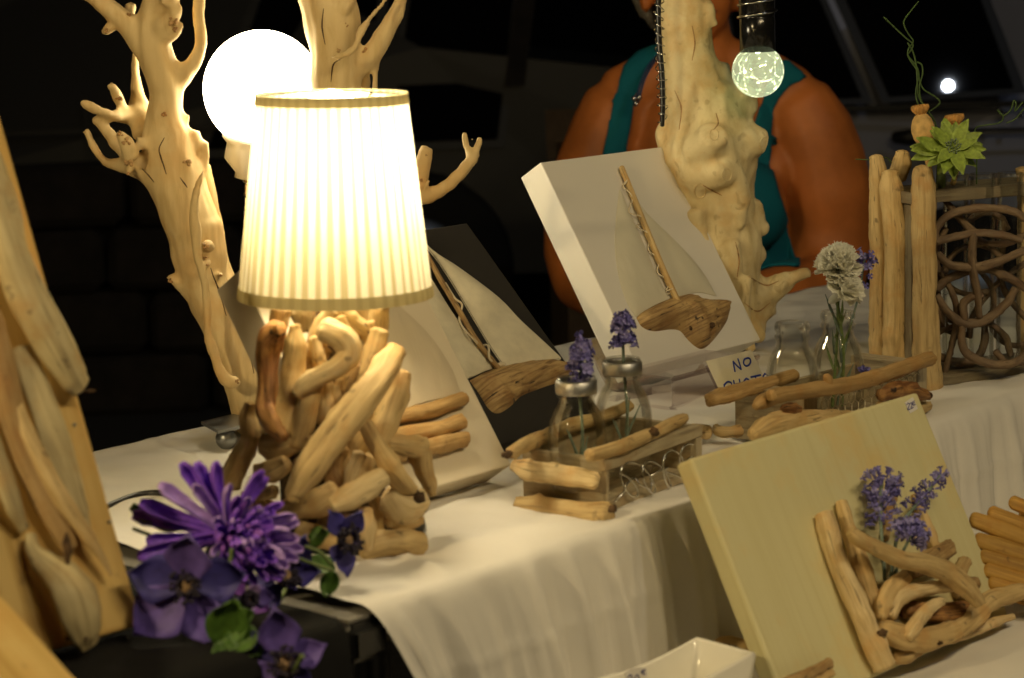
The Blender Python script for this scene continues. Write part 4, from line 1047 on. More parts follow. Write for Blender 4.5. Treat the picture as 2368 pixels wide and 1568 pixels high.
# clear acrylic stand carrying the white canvas
st = thing('display_stand', 'clear bent acrylic stand under the white canvas', 'stand', T(1560, 940))
so = Vector((.128, 2.225, ZT + .006)); sn = Vector((sin(RAD(48)), -cos(RAD(48)), 0)); se = Vector((cos(RAD(48)), sin(RAD(48)), 0))
def sheet(name, prof, w, th, parent, mat='acrylic', off=0.):
    mb = MB(); sp = spline([(Vector((a, b, 0)), 1) for a, b in prof], 40); n = len(sp); vs = []
    for k in (0, w):
        for s2 in (0, th):
            for i, (p, _) in enumerate(sp):
                d = (sp[min(i + 1, n - 1)][0] - sp[max(i - 1, 0)][0]).normalized(); q = p + Vector((-d.y, d.x, 0)) * s2
                vs.append(so + se * (k + off) + sn * q.x + Z1 * q.y)
    fs = []
    for i in range(n - 1):
        for a, b in ((0, 1), (2, 3), (0, 2), (1, 3)): fs.append((a * n + i, a * n + i + 1, b * n + i + 1, b * n + i))
    fs += [(0, n, 3 * n, 2 * n), (n - 1, 2 * n - 1, 4 * n - 1, 3 * n - 1)]
    mb.add(vs, fs); return mb.build(name, mat, parent)
sheet('front_lip', [(.045, -.004), (.05, .0), (.05, .026), (.046, .03), (-.03, .030), (-.045, .028)], .15, .003, st)
sheet('back_support', [(.0, -.004), (-.06, .0), (-.075, .01), (-.10, .05)], .10, .003, st, off=.04)
sheet('base_sheet', [(.09, -.0045), (.04, -.0035), (-.05, -.0035)], .15, .002, st, off=.0)
sheet('side_plate', [(.075, -.003), (.052, .035)], .003, .003, st, off=.055)
# hand written paper sign
sgO = T(1682, 944) + Z1 * .001
sg = Board(sgO, 48, 27, .085, .052)
hh = (sg.at(None, 1632, 835) - sg.O); sg.h = hh.dot(sg.u); sh_ = hh.dot(sg.e)
sr = thing('paper_sign', 'cream paper sign with blue handwriting leaning in front of the white canvas', 'sign', sg.O)
mb = MB(); q = [sg.O + sg.e * 0, sg.O + sg.e * .080, sg.O + sg.u * sg.h + sg.e * (.080 + sh_), sg.O + sg.u * sg.h + sg.e * sh_]
box_into(mb, sg.O, sg.e * .080, sg.u * sg.h + sg.e * sh_, -sg.m * .0006); mb.build('paper', 'paper', sr, smooth=False)
def sgw(lst): return [(sg.at(None, x, y, .0006), .0011) for x, y in lst]
mb = MB()
for ln in ([(1699, 859), (1697, 848), (1695, 836)], [(1695, 836), (1704, 846), (1713, 854)], [(1713, 854), (1710, 842), (1706, 830)],
           [(1728, 828), (1721, 831), (1719, 840), (1724, 846), (1731, 844), (1735, 836), (1733, 829), (1727, 828)],
           [(1676, 905), (1674, 890)], [(1674, 890), (1682, 883), (1690, 885), (1690, 893), (1678, 899)], [(1699, 898), (1696, 880)], [(1712, 894), (1709, 877)], [(1698, 889), (1711, 886)],
           [(1724, 876), (1720, 882), (1722, 889), (1730, 887), (1731, 879), (1725, 875)], [(1736, 872), (1758, 867)], [(1746, 870), (1750, 884)], [(1768, 864), (1764, 872), (1770, 878), (1776, 870), (1768, 864)]):
    tube_into(mb, sgw(ln), m=6, flat=.35, flatdir=sg.m, nseg=len(ln) * 4)
mb.build('lettering', 'ink', sr)

# ------------------------------------------------------------------ pale green board with a driftwood pocket
gb_ = Board((.212, 1.638, .668), 46.75, 26.5, .335, .218)
t = thing('driftwood_board', 'pale green wooden board with a driftwood pocket leaning on the low front table', 'wall decoration', gb_.O)
o = extrude_outline('board', [gb_.ab(0, 0), gb_.ab(gb_.w, 0), gb_.ab(gb_.w, gb_.h), gb_.ab(0, gb_.h)], -gb_.m * .018, 'greenboard', t, .0030, uvd=gb_.u)
W_ = lambda *a, **k: bstick('driftwood_stick', gb_, V4, *a, parent=t, **k)
W_([(1010, 470, 66), (1050, 600, 74), (1090, 760, 74), (1220, 1060, 84), (1330, 1320, 86), (1420, 1490, 84)], 'drift_pale', bump=.1)
W_([(1125, 380, 42), (1160, 500, 50), (1200, 640, 60), (1260, 830, 78), (1310, 980, 62), (1350, 1100, 44)], 'drift', base=.002)
W_([(1618, 330, 24), (1650, 420, 40), (1690, 520, 52), (1730, 620, 52), (1760, 720, 40)], 'drift', base=0)
W_([(1520, 240, 18), (1460, 420, 34), (1420, 620, 40)], 'drift_brown')
W_([(1860, 690, 60), (1790, 730, 70), (1690, 800, 74), (1600, 860, 50)], 'drift_brown', base=.004)
W_([(1960, 780, 52), (1920, 860, 54), (1880, 930, 44)], 'drift', base=.002)
W_([(2020, 930, 56), (1960, 970, 60), (1900, 1000, 44)], 'drift_brown')
W_([(1560, 890, 52), (1470, 960, 66), (1410, 1060, 60), (1400, 1160, 44)], 'drift', base=.012)
W_([(1560, 1100, 70), (1760, 1120, 90), (1960, 1100, 74)], 'drift_dark', base=0, bump=.3)
W_([(1890, 945, 48), (1760, 950, 54), (1620, 975, 58), (1530, 1010, 62), (1490, 1080, 52), (1462, 1150, 40)], 'drift_pale', base=.016, bump=.1)
W_([(1800, 1055, 36), (1740, 1085, 46), (1660, 1150, 58), (1610, 1230, 62), (1575, 1290, 46)], 'drift_pale', base=.022, bump=.1)
W_([(1385, 1220, 62), (1450, 1250, 84), (1560, 1290, 90), (1750, 1300, 84), (1930, 1235, 74), (2040, 1130, 70), (2120, 1050, 74), (2260, 1000, 74), (2400, 960, 50)], 'drift', base=.008, bump=.2)
W_([(1760, 1330, 40), (1980, 1260, 44), (2130, 1200, 40), (2280, 1150, 26)], 'drift_pale', base=.002)
W_([(1480, 1430, 46), (1560, 1420, 50), (1650, 1390, 30)], 'drift', base=.002, bump=.25)
W_([(1195, 590, 44), (1240, 628, 58), (1360, 690, 60), (1520, 770, 64), (1700, 800, 72), (1840, 850, 78), (1950, 940, 76), (2050, 1050, 56)], 'drift', base=.030, bump=.08)
W_([(760, 1600, 46), (920, 1540, 46), (1040, 1465, 40)], 'drift_brown', base=.0, bump=.1)
W_([(860, 1620, 44), (980, 1570, 46), (1060, 1530, 30)], 'drift', base=.0, bump=.1)
for x, y, r, k in ((1405, 1262, 34, .026), (1795, 1330, 20, .030), (1985, 1120, 34, .012)):
    hollow_shade(gb_.at(V4, x, y, k - .002), r * .3428 * px(1.8), 'hole', t, (1, .6, .8))
q = [gb_.at(None, x, y, .0008) for x, y in ((2092, 931), (2110, 918), (2122, 945), (2104, 956))]
sk = extrude_outline('price_sticker', q, -gb_.m * .0006, 'sticker', t)
mb = MB()
for ln in ([(2096, 936), (2099, 932), (2102, 935), (2100, 942), (2098, 947), (2104, 946)], [(2103, 934), (2106, 931), (2108, 936), (2106, 942), (2107, 945), (2111, 941)], [(2114, 927), (2109, 930), (2111, 937), (2116, 935)], [(2108, 933), (2114, 931)]):
    tube_into(mb, [(gb_.at(None, x, y, .0011), .00042) for x, y in ln], m=5, nseg=len(ln) * 3)
mb.build('handwritten_price', 'ink2', sk)

# ------------------------------------------------------------------ pine planks with driftwood on the black table
pk = Board((-.370, 1.355, .810), 46, 21, .150, .42)
t = thing('driftwood_plank', 'tall pine plank with long weathered driftwood pieces at the far left', 'wall decoration', pk.O)
box('plank', pk.O - pk.m * .02 - pk.e * .06, pk.e * .212, pk.u * .42, pk.m * .02, 'pine', t, .003, 2)
def PS(V, lst, mat, base=0., flat=.45, **k): return bstick('driftwood_piece', pk, V, lst, mat, t, base, flat=flat, flatdir=pk.m, cap=.35, fine=.05, **k)
PS(V4L, [(150, 850, 100), (280, 1200, 120), (370, 1450, 124), (430, 1650, 115), (510, 1900, 95), (590, 2110, 50)], 'drift_grey', .0, bump=.05, flat=.25)
PS(V4L, [(-70, 600, 110), (20, 1000, 110), (90, 1300, 105), (170, 1560, 105), (280, 1800, 95), (390, 2020, 82), (465, 2180, 66)], 'log_tan', .002, bump=.06, flat=.4)
PS(V5, [(60, -400, 50), (130, -200, 60), (200, -40, 64), (300, 150, 66), (440, 400, 66), (580, 600, 52), (690, 760, 30), (750, 870, 14)], 'drift', .008, bump=.1, flat=.6)
PS(V4L, [(-120, -500, 150), (0, -120, 160), (110, 240, 172), (250, 560, 178), (380, 830, 160), (480, 1010, 130), (535, 1085, 100)], 'drift_grey', .004, bump=.12)
PS(V5, [(215, 600, 40), (230, 700, 60), (310, 790, 100), (420, 880, 150), (500, 1000, 180), (540, 1120, 172), (575, 1240, 130), (595, 1320, 80)], 'drift_grey', .004, bump=.1)
PS(V4L, [(-140, 1250, 70), (-40, 1500, 72), (20, 1669, 74), (90, 1889, 70), (165, 2049, 44)], 'drift_grey', .004, bump=.1)
for V, x, y, r, k, sc in ((V5, 455, 690, 44, .030, (.8, .5, 2.1)), (V5, 520, 1300, 50, .020, (1.6, .4, .5)), (V5, 210, 745, 16, .014, (1, 1, 1)), (V4L, 600, 1120, 24, .02, (2, .5, .5))):
    hollow_shade(pk.at(V, x, y, k - .003), r * .3428 * px(1.42), 'hole', t, sc)
for V, x, y in ((V4L, 502, 1348), (V5, 735, 515)): ball('nail_head', pk.at(V, x, y, .0005), .0014, 'steel', t, m=10, n=6)
pk2 = Board((-.50, 1.235, .803), 46, 36, .15, .30)
t = thing('driftwood_plank', 'orange pine plank cut off at the lower left corner of the picture', 'wall decoration', pk2.O)
p1, p2 = P(-6, 1440, 1.285), P(112, 1572, 1.26)
dwn = (p2 - p1).normalized(); ac = Vector((-.7, -.62, .2)).normalized()
bx = MB(); up2 = -dwn
box_into(bx, p2 + dwn * .06, ac * .13, up2 * .30, dwn.cross(ac).normalized() * -.016); bx.build('plank', 'pine', t, smooth=False)
# ------------------------------------------------------------------ bottles
def bottle(name, label, base, ring, h=.104, group='small glass milk bottles'):
    root = thing(name, label, 'bottle', base, group); k = h / .104
    prof = [(0, .0030), (.016, .0026), (.022, .0), (.0252, .003), (.0260, .010), (.0260, .046), (.0254, .055), (.0232, .066), (.0190, .075), (.0158, .080), (.0150, .085)]
    lip = [(.0168, .0875), (.0172, .0905), (.0152, .0925), (.0160, .0945), (.0172, .0965), (.0172, .1005), (.0160, .1035), (.0145, .104)]
    out = [(r, z * k) for r, z in prof + lip]
    inn = [(.0135, .1035 * k), (.0130, .092 * k), (.0138, .083 * k), (.0148, .079 * k), (.0178, .074 * k), (.0220, .065 * k), (.0244, .054 * k), (.0250, .046 * k), (.0250, .010), (.020, .0055), (.0, .0065)]
    lathe('glass', out + inn, base, 'glass', root, m=40)
    if ring: lathe('aluminium_ring', [(.0150, .0885 * k), (.0176, .0882 * k), (.0180, .0900 * k), (.0178, .0985 * k), (.0165, .1000 * k), (.0142, .1002 * k), (.0136, .098 * k)], base + Z1 * .0015, 'alu', root, m=40)
    return root
def sphere_pts(n): return [(sqrt(max(0, 1 - (1 - 2 * (i + .5) / n) ** 2)) * cos(i * 2.39996), sqrt(max(0, 1 - (1 - 2 * (i + .5) / n) ** 2)) * sin(i * 2.39996), 1 - 2 * (i + .5) / n) for i in range(n)]

def petal_mesh(name, L, W, cup=.2, curl=.2, thick=.0004, point=0.6, n=7, m=5, seed=0., ruff=0., tubey=0.):
    """one petal along +y, face up (+z)"""
    vs = []; fs = []
    for i in range(n + 1):
        t = i / n; wd = W * (.22 + .78 * t) if ruff else W * ((.12 + .88 * (t / .5) ** .8) if t < .5 else max(.02, 1 - ((t - .5) / .5) ** 1.7)) if point > 1.2 else W * (sin(pi * min(1, (t * .88 + .06)) ** point) ** .8) if not tubey else W * (.45 + .55 * t) * (1 if t < .85 else sqrt(max(0, 1 - ((t - .85) / .16) ** 2)))
        for j in range(m + 1):
            s = j / m * 2 - 1
            z = cup * W * s * s + curl * L * t * t + L * .02 * noise.noise(Vector((t * 3, s * 2, seed))) + ruff * W * (sin(s * 7 + seed) + .7 * sin(s * 17 + seed * 2)) * t * t
            y = L * t * (1 - .08 * s * s) if not ruff else L * t * (1 - .10 * s * s + (.06 * sin(s * 40 + seed) if i == n else 0) + .1 * noise.noise(Vector((s * 3, seed, 0))))
            if tubey: vs.append((sin(s * 1.9) * wd * .55, L * t, -cos(s * 1.9) * wd * .55 + curl * L * t * t))
            else: vs.append((s * wd, y, z))
    for i in range(n):
        for j in range(m): a = i * (m + 1) + j; fs.append((a, a + 1, a + m + 2, a + m + 1))
    me = bpy.data.meshes.new(name); me.from_pydata(vs, [], fs); me.update()
    bm = bmesh.new(); bm.from_mesh(me); bmesh.ops.solidify(bm, geom=bm.faces[:], thickness=thick); bm.to_mesh(me); bm.free()
    me.polygons.foreach_set('use_smooth', [True] * len(me.polygons)); return me
def frame_m(p, y, z):
    y = y.normalized(); x = y.cross(z); x = x.normalized() if x.length > 1e-5 else y.orthogonal().normalized(); z = x.cross(y)
    M_ = Matrix((x, y, z)).transposed().to_4x4(); M_.translation = p; return M_
def inst(name, me, mat, M_, root, sc=1.):
    if not me.materials: me.materials.append(None)
    o = bpy.data.objects.new(name, me); COL.objects.link(o); o.parent = root
    o.material_slots[0].link = 'OBJECT'; o.material_slots[0].material = MT[mat]
    o.matrix_basis = Matrix.Translation(-root.location) @ M_ @ Matrix.Scale(sc, 4); return o

# lavender floret: four small lobes round a calyx
mb = MB()
for k in range(4):
    a = k * pi / 2; d = Vector((cos(a), sin(a), 0)); s = Vector((-sin(a), cos(a), 0))
    mb.add([d * .0006 + Z1 * .002, d * .0026 + s * .0016 + Z1 * .0036, d * .0036 + Z1 * .0030, d * .0026 - s * .0016 + Z1 * .0036, d * .0022 + Z1 * .0022], [(0, 1, 4), (1, 2, 4), (2, 3, 4), (3, 0, 4)])
lathe_into(mb, [(.0004, -.003), (.0011, -.001), (.0012, .001), (.0007, .0024), (0, .0024)], Vector((0, 0, 0)), m=7)
ball_into(mb, Vector((0, 0, .0026)), .0012, 6, 4)
FLORET = mb.mesh('floret'); FLORET.polygons.foreach_set('use_smooth', [True] * len(FLORET.polygons))
def lavender(label, stem_pts, tiers, group='artificial lavender sprigs', leafs=(), mats=('lav', 'lav', 'lav_pale'), sc=1., per=6, stemmat='stem_grey', cat='flower'):
    root = thing('lavender_sprig', label, cat, stem_pts[0][0], group)
    tube('stem', stem_pts, stemmat, root, m=8)
    for lf in leafs: tube('leaf', lf, stemmat, root, m=6, flat=.4)
    sp = spline(stem_pts, 60)
    for (t0, rad, n) in tiers:
        i = min(59, int(t0 * 60)); p = sp[i][0]; d = (sp[min(60, i + 1)][0] - sp[max(0, i - 1)][0]).normalized(); x = d.orthogonal().normalized(); y = d.cross(x)
        for k in range(n):
            a = 2 * pi * k / n + random.uniform(-.4, .4) + t0 * 17; el = random.uniform(.1, 1.1)
            dr = (x * cos(a) + y * sin(a)) * cos(el) + d * sin(el)
            q = p + dr * rad * random.uniform(.65, 1.1) + d * random.uniform(-.003, .003)
            inst('floret', FLORET, random.choice(mats), frame_m(q, dr.orthogonal(), dr), root, sc * random.uniform(.85, 1.2))
    return root

# ------------------------------------------------------------------ small crate with two lavender bottles
def crate_frame(o, a, b, L, Wd, H): pass
cA = Vector((cos(RAD(54)), sin(RAD(54)), 0)); cB = Vector((-sin(RAD(54)), cos(RAD(54)), 0))
cO = T(1398, 1196); LC, WC, HC = .156, .086, .046
t = thing('bottle_crate', 'small driftwood crate with curly wire front holding two lavender bottles', 'crate', cO)
def cr(a, b, z): return cO + cA * a + cB * b + Z1 * z
box('floor', cr(.004, .004, .0045), cA * (LC - .008), cB * (WC - .008), Z1 * .004, 'crate', t)
box('end_panel', cr(0, 0.002, .004), cA * .006, cB * (WC - .004), Z1 * HC, 'crate', t, .0008)
box('end_panel', cr(LC - .006, .002, .004), cA * .006, cB * (WC - .004), Z1 * HC, 'crate', t, .0008)
box('back_panel', cr(.0065, WC - .006, .004), cA * (LC - .013), cB * .006, Z1 * HC, 'crate', t, .0008)
box('top_rail', cr(-.002, -.003, HC - .006), cA * (LC + .002), cB * .007, Z1 * .011, 'crate', t, .0008)
box('bottom_rail', cr(.0, -.0025, .0042), cA * LC, cB * .007, Z1 * .009, 'crate', t, .0008)
box('post', cr(LC - .010, -.0022, .0135), cA * .010, cB * .0066, Z1 * (HC - .0200), 'crate', t, .0006)
box('post', cr(.0005, -.0022, .0135), cA * .004, cB * .0066, Z1 * (HC - .0200), 'crate', t, .0006)
bwc = Board(cr(0, -.004, .004), 54, 0, .16, .04)
mb = MB(); wp_ = []
for i in range(70):
    u = i / 69; a = .014 + .118 * u + .016 * sin(u * 25); z = .0235 + .0150 * cos(u * 25 + .6) + .003 * sin(u * 9); wp_.append((cr(a, -.006 - .003 * sin(u * 21), z), .00085))
tube_into(mb, wp_, m=6, nseg=280)
wp_ = [(cr(.008 + .13 * i / 40 + .004 * sin(i * .9), -.007 + .002 * cos(i * .7), .012 + .014 * abs(sin(i * .21))), .0008) for i in range(41)]
tube_into(mb, wp_, m=6, nseg=160); mb.build('curly_wire', 'wire', t)
bx2 = Board(cO, 54 + 90, 0, .1, .1)      # plane of the short near end, facing the lamp side
def ENDP(lst, off):
    n = -cA; out = []
    for x, y, r in lst: out.append((hit(*V2(x, y), cO + n * off, n), r * .4238 * px(1.79)))
    return out
dstick('driftwood_stick', ENDP([(235, 1388, 52), (330, 1392, 62), (480, 1412, 60), (620, 1432, 62), (725, 1432, 60)], .014), 'drift', t, bump=.1)
dstick('driftwood_stick', ENDP([(210, 1175, 30), (300, 1205, 60), (420, 1220, 62), (540, 1235, 62), (655, 1258, 54)], .009), 'drift_pale', t, bump=.16, flat=.6)
hollow_shade(ENDP([(752, 1412, 18)], .026)[0][0], .0036, 'hole', t)
def TOPP(lst, Y=1.86):
    out = []
    for x, y, r, z in lst: out.append((hit(*V2(x, y), Vector((0, 0, ZT + z)), Z1), r * .4238 * px(1.85)))
    return out
hz = .058
s_ = dstick('driftwood_stick', TOPP([(205, 1105, 40, hz), (300, 1050, 42, hz), (420, 1000, 40, hz), (560, 950, 42, hz), (720, 900, 38, hz), (840, 850, 34, hz)]), 'drift', t, bump=.1)
hollow_shade(TOPP([(198, 1108, 20, hz)])[0][0] + Vector((-.0035, -.006, 0)), .0040, 'hole', s_)
s_ = dstick('driftwood_stick', TOPP([(625, 1120, 36, hz), (740, 1085, 42, hz), (880, 1035, 42, hz), (980, 990, 36, hz), (1080, 940, 38, hz), (1135, 920, 34, hz)]), 'drift', t, bump=.1)
hollow_shade(TOPP([(972, 1005, 20, hz)])[0][0] + Vector((0, -.0055, .003)), .0045, 'hole', s_)
b1 = T(1338, 1146, ZT + .0095); b2 = T(1443, 1092, ZT + .0095)
bottle('milk_bottle', 'bottle with aluminium rim and lavender, nearer the table lamp', b1, True)
bottle('milk_bottle', 'bottle with aluminium rim and taller lavender, below the white canvas', b2, True)
def sprig_in(bp, xt, yt, ym, label, tiers, dx):
    Yb = bp.y; top = P(xt, yt, Yb); mid = P(xt - dx, ym, Yb)
    base = bp + Vector((.002, 0, .008)); n = 3
    lf = []
    for k in range(5):
        a = k * 1.3 + dx; q = base + (mid - base) * (.08 + .06 * k)
        lf.append([(q, .0012), (q + Vector((cos(a) * .006, sin(a) * .005, .014)), .0013), (q + Vector((cos(a) * .013, sin(a) * .010, .030)), .0005)])
    return lavender(label, [(base, .0013), (base + (mid - base) * .5 + Vector((.002, 0, 0)), .0013), (mid, .0014), (mid + (top - mid) * .5, .0013), (top, .0010)], tiers, leafs=lf, sc=1.25)
sprig_in(b1, 1346, 792, 905, 'lavender sprig in the bottle nearer the table lamp', [(.50, .005, 5), (.54, .006, 6), (.67, .008, 7), (.70, .0085, 8), (.735, .007, 7), (.83, .007, 7), (.86, .008, 8), (.89, .006, 6), (.96, .004, 5), (.99, .003, 4)], 6)
sprig_in(b2, 1438, 732, 850, 'taller lavender sprig in the bottle below the white canvas', [(.705, .009, 9), (.735, .007, 7), (.79, .005, 5), (.835, .008, 8), (.865, .0085, 8), (.90, .007, 7), (.965, .004, 5), (.99, .003, 4)], -4)

# ------------------------------------------------------------------ second crate: chicken wire front, carnation bottle
dA = Vector((cos(RAD(47)), sin(RAD(47)), 0)); dB = Vector((-sin(RAD(47)), cos(RAD(47)), 0))
dO = T(1702, 1020) - dB * .075
t = thing('bottle_crate', 'pale driftwood crate with chicken wire holding two plain glass bottles', 'crate', dO)
def c2(a, b, z): return dO + dA * a + dB * b + Z1 * z
LD, WD, HD = .215, .075, .052
xr = (T(1856, 1022) - T(1702, 1022))
box('end_block', c2(-.002, -.006, .003), dA * .022, dB * (WD + .006), Z1 * HD, 'crate', t, .001)
box('end_block', c2(LD - .02, -.004, .003), dA * .02, dB * (WD + .004), Z1 * HD, 'crate', t, .001)
box('floor', c2(.021, .003, .0035), dA * (LD - .042), dB * (WD - .008), Z1 * .005, 'crate', t)
box('back_panel', c2(.021, WD - .007, .0085), dA * (LD - .042), dB * .006, Z1 * (HD - .014), 'crate', t)
box('bottom_rail', c2(.021, -.003, .0036), dA * (LD - .042), dB * .0055, Z1 * .009, 'crate', t)
mb = MB(); R_ = .0066
for iy in range(6):
    for ix in range(15):
        ca = .026 + ix * R_ * 1.73 + (iy % 2) * R_ * .866; cz = .010 + iy * R_ * 1.5
        if cz > HD: continue
        for k in (0, 1, 2):
            a0, a1_ = RAD(30 + 60 * k), RAD(90 + 60 * k)
            p0 = (ca + R_ * cos(a0), cz + R_ * sin(a0)); p1_ = (ca + R_ * cos(a1_), cz + R_ * sin(a1_))
            tube_into(mb, [(c2(p0[0], -.006 + .001 * nz(ix, iy, k), p0[1]), .00055), (c2(p1_[0], -.006 + .001 * nz(iy, ix, k), p1_[1]), .00055)], m=5, nseg=1, cap=0)
mb.build('chicken_wire', 'twine', t)
def FR(lst, off, V=V3L, Yr=2.08):
    n = -dB; out = []
    for x, y, r in lst: out.append((hit(*V(x, y), dO + n * off, n), r * .3428 * px(Yr)))
    return out
s_ = dstick('driftwood_stick', FR([(545, 1232, 26), (600, 1190, 46), (700, 1150, 50), (850, 1125, 50), (1020, 1100, 54), (1200, 1070, 52), (1400, 1015, 50), (1580, 950, 54), (1720, 905, 52)], .020), 'log_tan', t, bump=.08)
tube('twig_stub', FR([(1040, 1080, 30), (1035, 1040, 34), (1025, 1022, 24)], .022), 'log_tan', s_, m=12, bump=.1)
tube('twig_stub', FR([(660, 1160, 34), (650, 1130, 28)], .030), 'log_tan', s_, m=12, bump=.1)
dstick('driftwood_stick', FR([(530, 1420, 46), (620, 1370, 76), (740, 1340, 80), (880, 1320, 66), (1040, 1300, 50), (1180, 1290, 40)], .018), 'drift', t, bump=.16)
dstick('driftwood_stick', FR([(735, 1240, 34), (790, 1242, 44), (840, 1244, 32)], .020), 'drift_dark', t, bump=.3)
dstick('driftwood_stick', FR([(1390, 1150, 40), (1480, 1120, 62), (1580, 1120, 62), (1660, 1140, 48), (1715, 1150, 30)], .022), 'drift_dark', t, bump=.35)
dstick('driftwood_stick', FR([(1380, 1220, 30), (1520, 1230, 44), (1640, 1240, 50), (1715, 1220, 34)], .014), 'drift', t, bump=.2)
dstick('driftwood_stick', [(hit(*V3L(x, y), Vector((0, 0, ZT + .058)), Z1), r * .3428 * px(2.15)) for x, y, r in ((240, 1180, 48), (340, 1150, 54), (470, 1110, 54), (640, 1060, 50), (800, 1010, 44))], 'log_tan', t, bump=.12)
dstick('driftwood_stick', [(hit(*V3L(x, y), Vector((0, 0, ZT + .016)), Z1), r * .3428 * px(2.1)) for x, y, r in ((60, 1390, 36), (130, 1388, 46), (230, 1396, 46))], 'drift_pale', t, bump=.14)
dstick('driftwood_stick', [(hit(*V3L(x, y), Vector((0, 0, ZT + .016)), Z1), r * .3428 * px(2.1)) for x, y, r in ((280, 1362, 22), (310, 1395, 42), (370, 1398, 38), (440, 1390, 44))], 'drift', t, bump=.14)
b3 = c2(.050, .044, .0087); b4 = c2(.130, .046, .0087)
bottle('milk_bottle', 'empty glass bottle between the paper sign and the carnation bottle', b3, False)
bottle('milk_bottle', 'glass bottle holding the white carnations', b4, False)
# carnations: ruffled balls of petals
CARN = [petal_mesh('petal', .0165, .0095, .22, .04 + .07 * k, .00015, .45, 8, 22, k * 5., .075) for k in range(4)]
def carnation(label, head, hr, stem_from, lean, calyx=True, n=44):
    root = thing('carnation', label, 'flower', stem_from, 'white artificial carnations')
    d = lean.normalized(); x = d.orthogonal().normalized(); y = d.cross(x)
    base = head - d * hr * .55
    tube('stem', [(stem_from, .0016), (stem_from + (base - stem_from) * .5 + Vector((.002, .001, 0)), .0015), (base - d * .006, .0017)], 'stem', root, m=8)
    lathe('calyx', [(.0015, -.016), (.0042, -.012), (.0050, -.002), (.0058, .003), (.003, .004)], base, 'stem' if calyx else 'carn', root, axis=d, m=12)
    for k in range(n):
        f = k / n; el = 1.45 - f * 1.75; a = k * 2.39996
        dr = (x * cos(a) + y * sin(a)) * cos(el) + d * sin(el)
        o = base + d * hr * (.30 * (1 - f)) + dr * hr * .12
        inst('petal', CARN[k % 4], 'carn', frame_m(o, dr + d * .12 + Vector((random.uniform(-.2, .2), random.uniform(-.2, .2), random.uniform(-.2, .2))), d * .8 + dr.cross(d) * random.uniform(-.9, .9) - dr * .3), root, hr / .019 * random.uniform(.8, 1.05) * (.92 if f < .4 else 1.))
    for k in range(6):
        q = stem_from + (base - stem_from) * (.15 + .12 * k); a = k * 2.2
        tube('leaf', [(q, .0014), (q + Vector((cos(a) * .006, sin(a) * .006, .012)), .0016), (q + Vector((cos(a) * .012, sin(a) * .01, .026)), .0004)], 'stem' if k % 2 else 'stem_grey', root, m=6, flat=.4)
    return root
carnation('full white carnation at the top of the bottle', P(1937, 602, b4.y - .005), .0245, b4 + Vector((-.006, -.002, .008)), Vector((-.1, -.55, .8)), n=64)
carnation('smaller white carnation tilting down beside the full one', P(1963, 664, b4.y - .012), .020, b4 + Vector((.004, .0, .008)), Vector((.6, -.35, .55)), False, 38)
lp = [(b4 + Vector((.0, .004, .008)), .0012), (P(1955, 800, b4.y + .004), .0012), (P(1985, 680, b4.y + .008), .0012), (P(2000, 590, b4.y + .008), .001)]
lavender('blue lavender sprig behind the white carnations', lp, [(.70, .007, 6), (.84, .009, 8), (.90, .009, 8), (.97, .006, 7)], sc=1.15)
lavender('fallen lavender bud lying on the log of the wire crate', [(P(1988, 874, 2.10), .0008), (P(1994, 862, 2.10), .0008)], [(.7, .003, 5)], sc=1.1)

# ------------------------------------------------------------------ tall driftwood rack with test tubes, twig wreaths and poppy pods
rA, rB = T(2179, 900), T(2367, 877); rX = (rB - rA).normalized(); rN = Vector((rX.y, -rX.x, 0))
t = thing('flower_rack', 'tall driftwood rack with woven twig front and a grey shelf', 'rack', rA)
def rk(a, b, z): return rA + rX * a - rN * b + Z1 * z
LR, HR = .30, .212
box('shelf', rk(-.035, .0, .0035), rX * LR, -rN * .072, Z1 * .0115, 'rackboard', t, .001)
box('shelf', rk(-.040, .0, HR - .011), rX * LR, -rN * .070, Z1 * .0125, 'rackboard', t, .001)
box('end_board', rk(-.036, .006, .0155), rX * .010, -rN * .058, Z1 * (HR - .028), 'rackboard', t, .001)
box('end_board', rk(LR - .05, .006, .0155), rX * .010, -rN * .058, Z1 * (HR - .028), 'rackboard', t, .001)
def RP(V, lst, dy=0.): return pts_at(V, [(x, y, r, dy) for x, y, r in lst], rA.y)
K[V3L] = K[V3] = .3428
dstick('driftwood_post', RP(V3, [(1362, 1072, 48), (1372, 1200, 60), (1385, 1600, 68), (1390, 2100, 70), (1380, 2460, 72)], .03), 'drift', t, bump=.05)
dstick('driftwood_post', RP(V3, [(1455, 1155, 56), (1472, 1300, 84), (1500, 1700, 88), (1500, 2100, 92), (1490, 2440, 92)], .015), 'drift', t, bump=.05)
dstick('driftwood_post', RP(V3, [(1668, 1140, 60), (1680, 1300, 84), (1680, 1700, 84), (1690, 2100, 90), (1700, 2400, 96), (1715, 2620, 94)], -.012), 'drift', t, bump=.06)
dstick('driftwood_post', RP(V3, [(1545, 1035, 46), (1535, 1100, 62), (1500, 1200, 60)], .05), 'drift', t, bump=.06)
dstick('driftwood_post', RP(V3, [(2345, 1140, 40), (2370, 1300, 60), (2370, 1800, 60), (2370, 2500, 60)], .07), 'drift', t, bump=.08)
